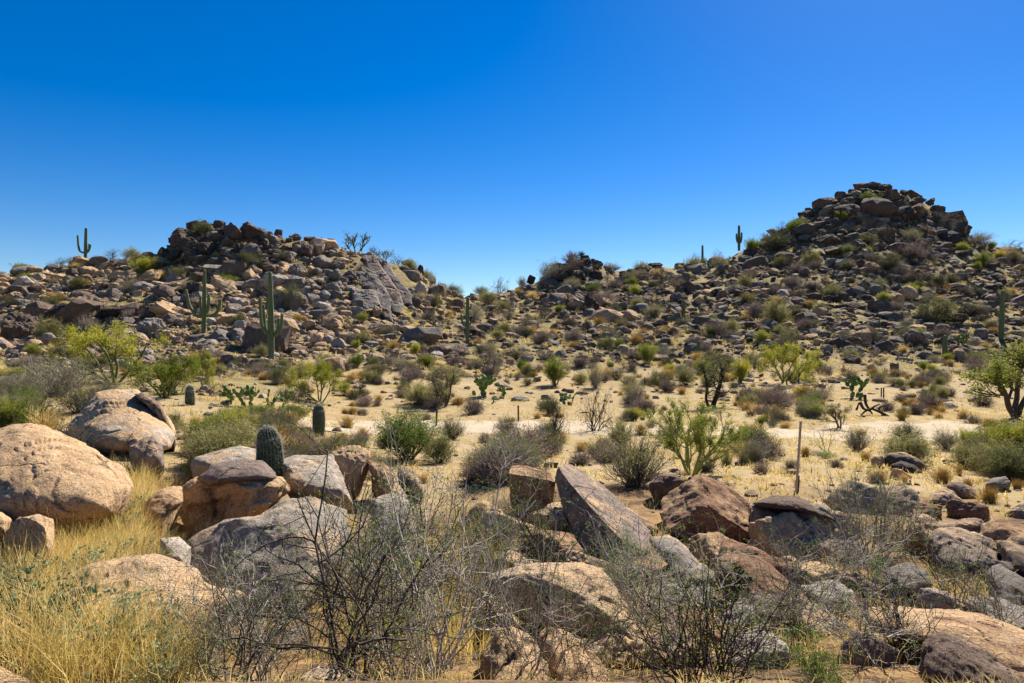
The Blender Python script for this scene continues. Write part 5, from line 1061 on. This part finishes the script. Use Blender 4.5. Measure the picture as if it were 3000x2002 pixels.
for s, kind, px, py in slope:
    loc = on_ground(px, py); m = loc.y / F; asp = {'dry_shrub': .52, 'grass_tuft': .55, 'green_shrub': .85, 'dead_shrub': .8}.get(kind, .65)
    if LIM[kind] > 0:
        LIM[kind] -= 1; plant(kind, loc, s * 1.25 * m, s * 1.25 * asp * m, None, None, px, py, wpx=s * 1.2, hpx=s * asp); continue
    V, Q, mm = R.choice(LOWP[kind]); a = R.uniform(0, 6.28); ca, sa = math.cos(a), math.sin(a)
    W = V * [s * m / 2 * 1.05, s * m / 2 * 1.05, s * asp * m]
    SV.append(np.c_[W[:, 0] * ca - W[:, 1] * sa + loc.x, W[:, 0] * sa + W[:, 1] * ca + loc.y, W[:, 2] + loc.z]); SF.append(Q + soff); SM.append(mm); soff += len(V)
    SR.append(np.full(len(V), R.random()))
me = mesh_from('scrub', np.concatenate(SV), [np.concatenate(SF)], mats=[M['scrub_attr'], M['scrubg_attr'], M['straw_attr']], mat_idx=np.concatenate(SM), attrs={'rnd': np.concatenate(SR)})
tag(link('scrub', me), 'small dry scrub scattered over both rocky hillsides', 'scrub', kind='stuff')

# ------------------------------------------------------------------ dry grass
GV, GF, GR, goff = [], [], [], 0
def blades(C, L, w, spread, rg, curve=.35):
    """C (n,3) roots, L lengths"""
    n = len(C); th = rg.uniform(0, 6.28, n); ph = np.abs(rg.normal(0, spread, n))
    d = np.c_[np.sin(ph) * np.cos(th), np.sin(ph) * np.sin(th), np.cos(ph)]; side = np.c_[-np.sin(th), np.cos(th), np.zeros(n)]
    rr = rg.uniform(0, 3.14, n)[:, None]; side = side * np.cos(rr) + np.cross(d, side) * np.sin(rr)
    m1 = C + d * (L * .5)[:, None]; dd = d + np.c_[d[:, 0], d[:, 1], -np.full(n, curve)] * .5 + rg.normal(0, .12, (n, 3)); e = m1 + dd * (L * .5)[:, None]
    w = np.broadcast_to(w, (n,))[:, None]
    V = np.stack([C - side * w, C + side * w, m1 - side * w * .8, m1 + side * w * .8, e - side * w * .25, e + side * w * .25], 1).reshape(-1, 3)
    i = (np.arange(n) * 6)[:, None]; Q = np.concatenate([np.c_[i, i + 1, i + 3, i + 2], np.c_[i + 2, i + 3, i + 5, i + 4]])
    return V, Q
def grass(C, L, w, spread, rg, rnd, curve=.35):
    global goff
    V, Q = blades(C, L, w, spread, rg, curve); GV.append(V); GF.append(Q + goff); goff += len(V); GR.append(np.repeat(rnd, 6))
rg = np.random.default_rng(77)
def scatter(n, fpx, fY, Lm, w, spread, clump=0.0, tuft=1):
    Y = fY(n); px = fpx(n); x = (px - CX) / F * Y
    x, y = np.repeat(x, tuft), np.repeat(Y, tuft); x = x + rg.normal(0, clump, len(x)); y = y + rg.normal(0, clump, len(y))
    C = np.c_[x, y, zfun(x, y) - .01]; k = len(C)
    grass(C, Lm * rg.uniform(.5, 1.2, k), w, spread, rg, np.repeat(rg.uniform(0, 1, n), tuft))
scatter(420, lambda n: rg.uniform(-60, 560, n), lambda n: rg.uniform(3.2, 9.5, n), .42, .0022, .42, .07, 26)      # tall straw, lower corner
scatter(160, lambda n: rg.uniform(330, 520, n), lambda n: rg.uniform(8, 13, n), .40, .003, .4, .08, 22)
scatter(190, lambda n: rg.uniform(1000, 1500, n), lambda n: rg.uniform(4.5, 11, n), .40, .003, .42, .09, 24)      # golden straw under the bare bushes
scatter(500, lambda n: rg.uniform(-100, 3100, n), lambda n: rg.uniform(4.0, 12, n), .20, .0026, .8, .10, 16)      # litter between the near rocks
scatter(260, lambda n: rg.uniform(1900, 3100, n), lambda n: rg.uniform(4.5, 10, n), .22, .0026, .9, .10, 14)
scatter(1500, lambda n: rg.uniform(2000, 3150, n), lambda n: 12 + 34 * rg.uniform(0, 1, n) ** .8, .16, .010, .8, .16, 14)    # yellow grass on the flat
scatter(800, lambda n: rg.uniform(600, 2100, n), lambda n: rg.uniform(14, 56, n), .18, .010, .7, .16, 14)
scatter(420, lambda n: rg.uniform(-100, 1000, n), lambda n: rg.uniform(18, 56, n), .24, .012, .7, .2, 14)
scatter(1500, lambda n: rg.uniform(1150, 3150, n), lambda n: rg.uniform(52, 135, n), .38, .035, .8, .30, 12)       # pale grass between the boulders
scatter(500, lambda n: rg.uniform(-150, 1300, n), lambda n: rg.uniform(50, 95, n), .34, .03, .8, .30, 12)
scatter(110, lambda n: rg.uniform(-150, 3150, n), lambda n: rg.uniform(2.3, 3.6, n), .09, .0016, .9, .07, 22)
scatter(230, lambda n: rg.uniform(-60, 400, n), lambda n: rg.uniform(6.0, 8.0, n), .46, .0026, .40, .07, 24)
me = mesh_from('dry_grass', np.concatenate(GV), [np.concatenate(GF)], mats=[M['straw_attr']], attrs={'rnd': np.concatenate(GR)})
tag(link('dry_grass', me), 'yellow dry grass between the rocks and over the sandy flat', 'grass', kind='stuff')
# ------------------------------------------------------------------ labels that single out each hillside thing by the two landmarks it lies between
LM = [(250,720,'the skyline saguaro'),(597,890,'the candelabra saguaro'),(792,930,'the tallest saguaro'),(1370,940,'the notch saguaro'),(2003,905,'the thick saguaro'),(2047,1025,'the squat saguaro'),
      (570,710,'the dark cliff'),(1120,830,'the slanting slab face'),(1704,745,'the yucca'),(2058,745,'the slim ridge saguaro'),(2535,548,'the summit'),(2165,695,'the trident saguaro'),(2935,930,'the forked saguaro'),
      (2768,1015,'the bullet saguaro'),(2930,1110,'the large mesquite'),(330,1050,'the sprawling palo verde'),(1643,1042,'the round white boulder'),(1390,860,'the skyline notch'),(2299,1070,'the fan palo verde'),
      (2562,1205,'the fallen branch'),(1050,705,'the skyline cholla'),(2340,1350,'the tall slim pole'),(787,1330,'the stout ribbed cactus'),(100,1360,'the golden dome boulder'),(2065,1490,'the massive peaked boulder'),(1412,1130,'the sprawling prickly pear'),
      (1190,1300,'the large broom shrub'),(2024,1290,'the broom palo verde'),(745,1170,'the wide prickly pear'),(2960,1310,'the yellow green shrub'),(1690,1740,'the sunlit buff slab'),(2800,1870,'the long orange slab'),(2290,1740,'the long reddish slab'),(1770,1490,'the tilted ramp slab'),(800,1610,'the broad grey slab'),(680,1450,'the rust layered boulder')]
ORD = ['', 'second', 'third', 'fourth', 'fifth', 'sixth', 'seventh', 'eighth', 'ninth', 'tenth', 'eleventh', 'twelfth', 'thirteenth', 'fourteenth', 'fifteenth', 'sixteenth', 'seventeenth', 'eighteenth', 'nineteenth', 'twentieth']
def relate(px, py):
    near_ = sorted(LM, key=lambda q: math.hypot(q[0] - px, q[1] - py)); A = near_[0]; da = math.hypot(A[0] - px, A[1] - py)
    vx, vy = (px - A[0]) / (da + 1e-6), (py - A[1]) / (da + 1e-6); best, bs = None, -9
    for B in near_[1:9]:
        dx, dy = B[0] - A[0], B[1] - A[1]; l = math.hypot(dx, dy); s = (vx * dx + vy * dy) / l - l / 2500
        if s > bs: best, bs = B, s
    return A[2], best[2], da
used = {}
def auto_label(items):
    """items: (object, description, px, py)"""
    g = {}
    for it in items:
        A, B, da = relate(it[2], it[3]); g.setdefault((it[1], A, B), []).append((da, it[0]))
    for (desc, A, B), L in g.items():
        for k, (da, o) in enumerate(sorted(L, key=lambda t: t[0])):
            o['label'] = f'{desc}, {ORD[k] if k else "first"} from {A} towards {B}'
it = []
TN = {'tan': 'tan', 'grey': 'grey', 'brown': 'brown', 'dark': 'dark', 'pale': 'pale', 'rust': 'rusty', 'purple': 'mauve'}
for o, px, py, w, h, tone, Y in BOULDERS + FILL:
    a = (w * h) ** .5; size = 'huge' if a > 60 else 'large' if a > 42 else 'mid-sized' if a > 28 else 'small'
    shape = 'flat' if h < w * .56 else 'upright' if h > w * 1.05 else 'rounded'
    it.append((o, f'{size} {shape} {TN[tone]} boulder', px, py)); o['group'] = 'boulders on the hillsides' if Y > 30 else 'smaller boulders near the viewer'
auto_label(it)
LOOK = {'dry_shrub': '{} brown shrub', 'grey_shrub': '{} grey shrub', 'olive_shrub': '{} olive shrub', 'green_shrub': '{} green shrub', 'dead_shrub': '{} bare shrub', 'leafy_plant': '{} leafy plant', 'grass_tuft': '{} grass tuft',
        'prickly_pear': '{} prickly pear', 'chain_cactus': '{} cholla'}
it = []
for root, kind, px, py, wp, hp in PLACED:
    size = 'large' if wp > 90 else 'mid-sized' if wp > 45 else 'small'
    it.append((root, LOOK.get(kind, '{} ' + KINDS[kind][0].replace('_', ' ')).format(size), px, py))
    root['group'] = {'dry_shrub': 'dry mound shrubs', 'grass_tuft': 'grass tufts'}.get(kind, 'desert shrubs')
auto_label(it)
# ------------------------------------------------------------------ camera, sky, sun
cam = bpy.data.cameras.new('camera'); cam.lens = 24.0; cam.sensor_width = 36.0; cam.clip_start = .05; cam.clip_end = 4000
co = link('camera', cam); co.rotation_euler = (PI / 2, 0, 0); SC.camera = co
SUN_AZ, SUN_EL = math.radians(31), math.radians(43)       # clockwise from the view direction, above the horizon
w = bpy.data.worlds.new('World'); SC.world = w; w.use_nodes = True; nt = w.node_tree
bg = nt.nodes['Background']; sky = nt.nodes.new('ShaderNodeTexSky'); sky.sky_type = 'NISHITA'; sky.sun_disc = False
sky.sun_elevation = SUN_EL; sky.sun_rotation = SUN_AZ; sky.altitude = 900; sky.air_density = 1.0; sky.dust_density = .25; sky.ozone_density = 3.0
hs = nt.nodes.new('ShaderNodeHueSaturation'); hs.inputs['Saturation'].default_value = 1.5; hs.inputs['Value'].default_value = 1.25; hs.inputs['Hue'].default_value = .511
nt.links.new(sky.outputs[0], hs.inputs['Color']); nt.links.new(hs.outputs[0], bg.inputs[0]); bg.inputs[1].default_value = .043
sun = bpy.data.lights.new('sun', 'SUN'); sun.energy = 5.0; sun.angle = math.radians(.53); sun.color = (1.0, .93, .82)
so = link('sun', sun); d = Vector((math.sin(SUN_AZ) * math.cos(SUN_EL), math.cos(SUN_AZ) * math.cos(SUN_EL), math.sin(SUN_EL)))
so.rotation_euler = d.to_track_quat('Z', 'Y').to_euler(); so.location = d * 400
SC.view_settings.view_transform = 'Standard'; SC.view_settings.look = 'None'; SC.view_settings.exposure = 1.2; SC.view_settings.gamma = 1.0
SC.render.engine = 'CYCLES'; SC.cycles.max_bounces = 6; SC.cycles.diffuse_bounces = 3; SC.cycles.transparent_max_bounces = 6
SC.cycles.use_denoising = True
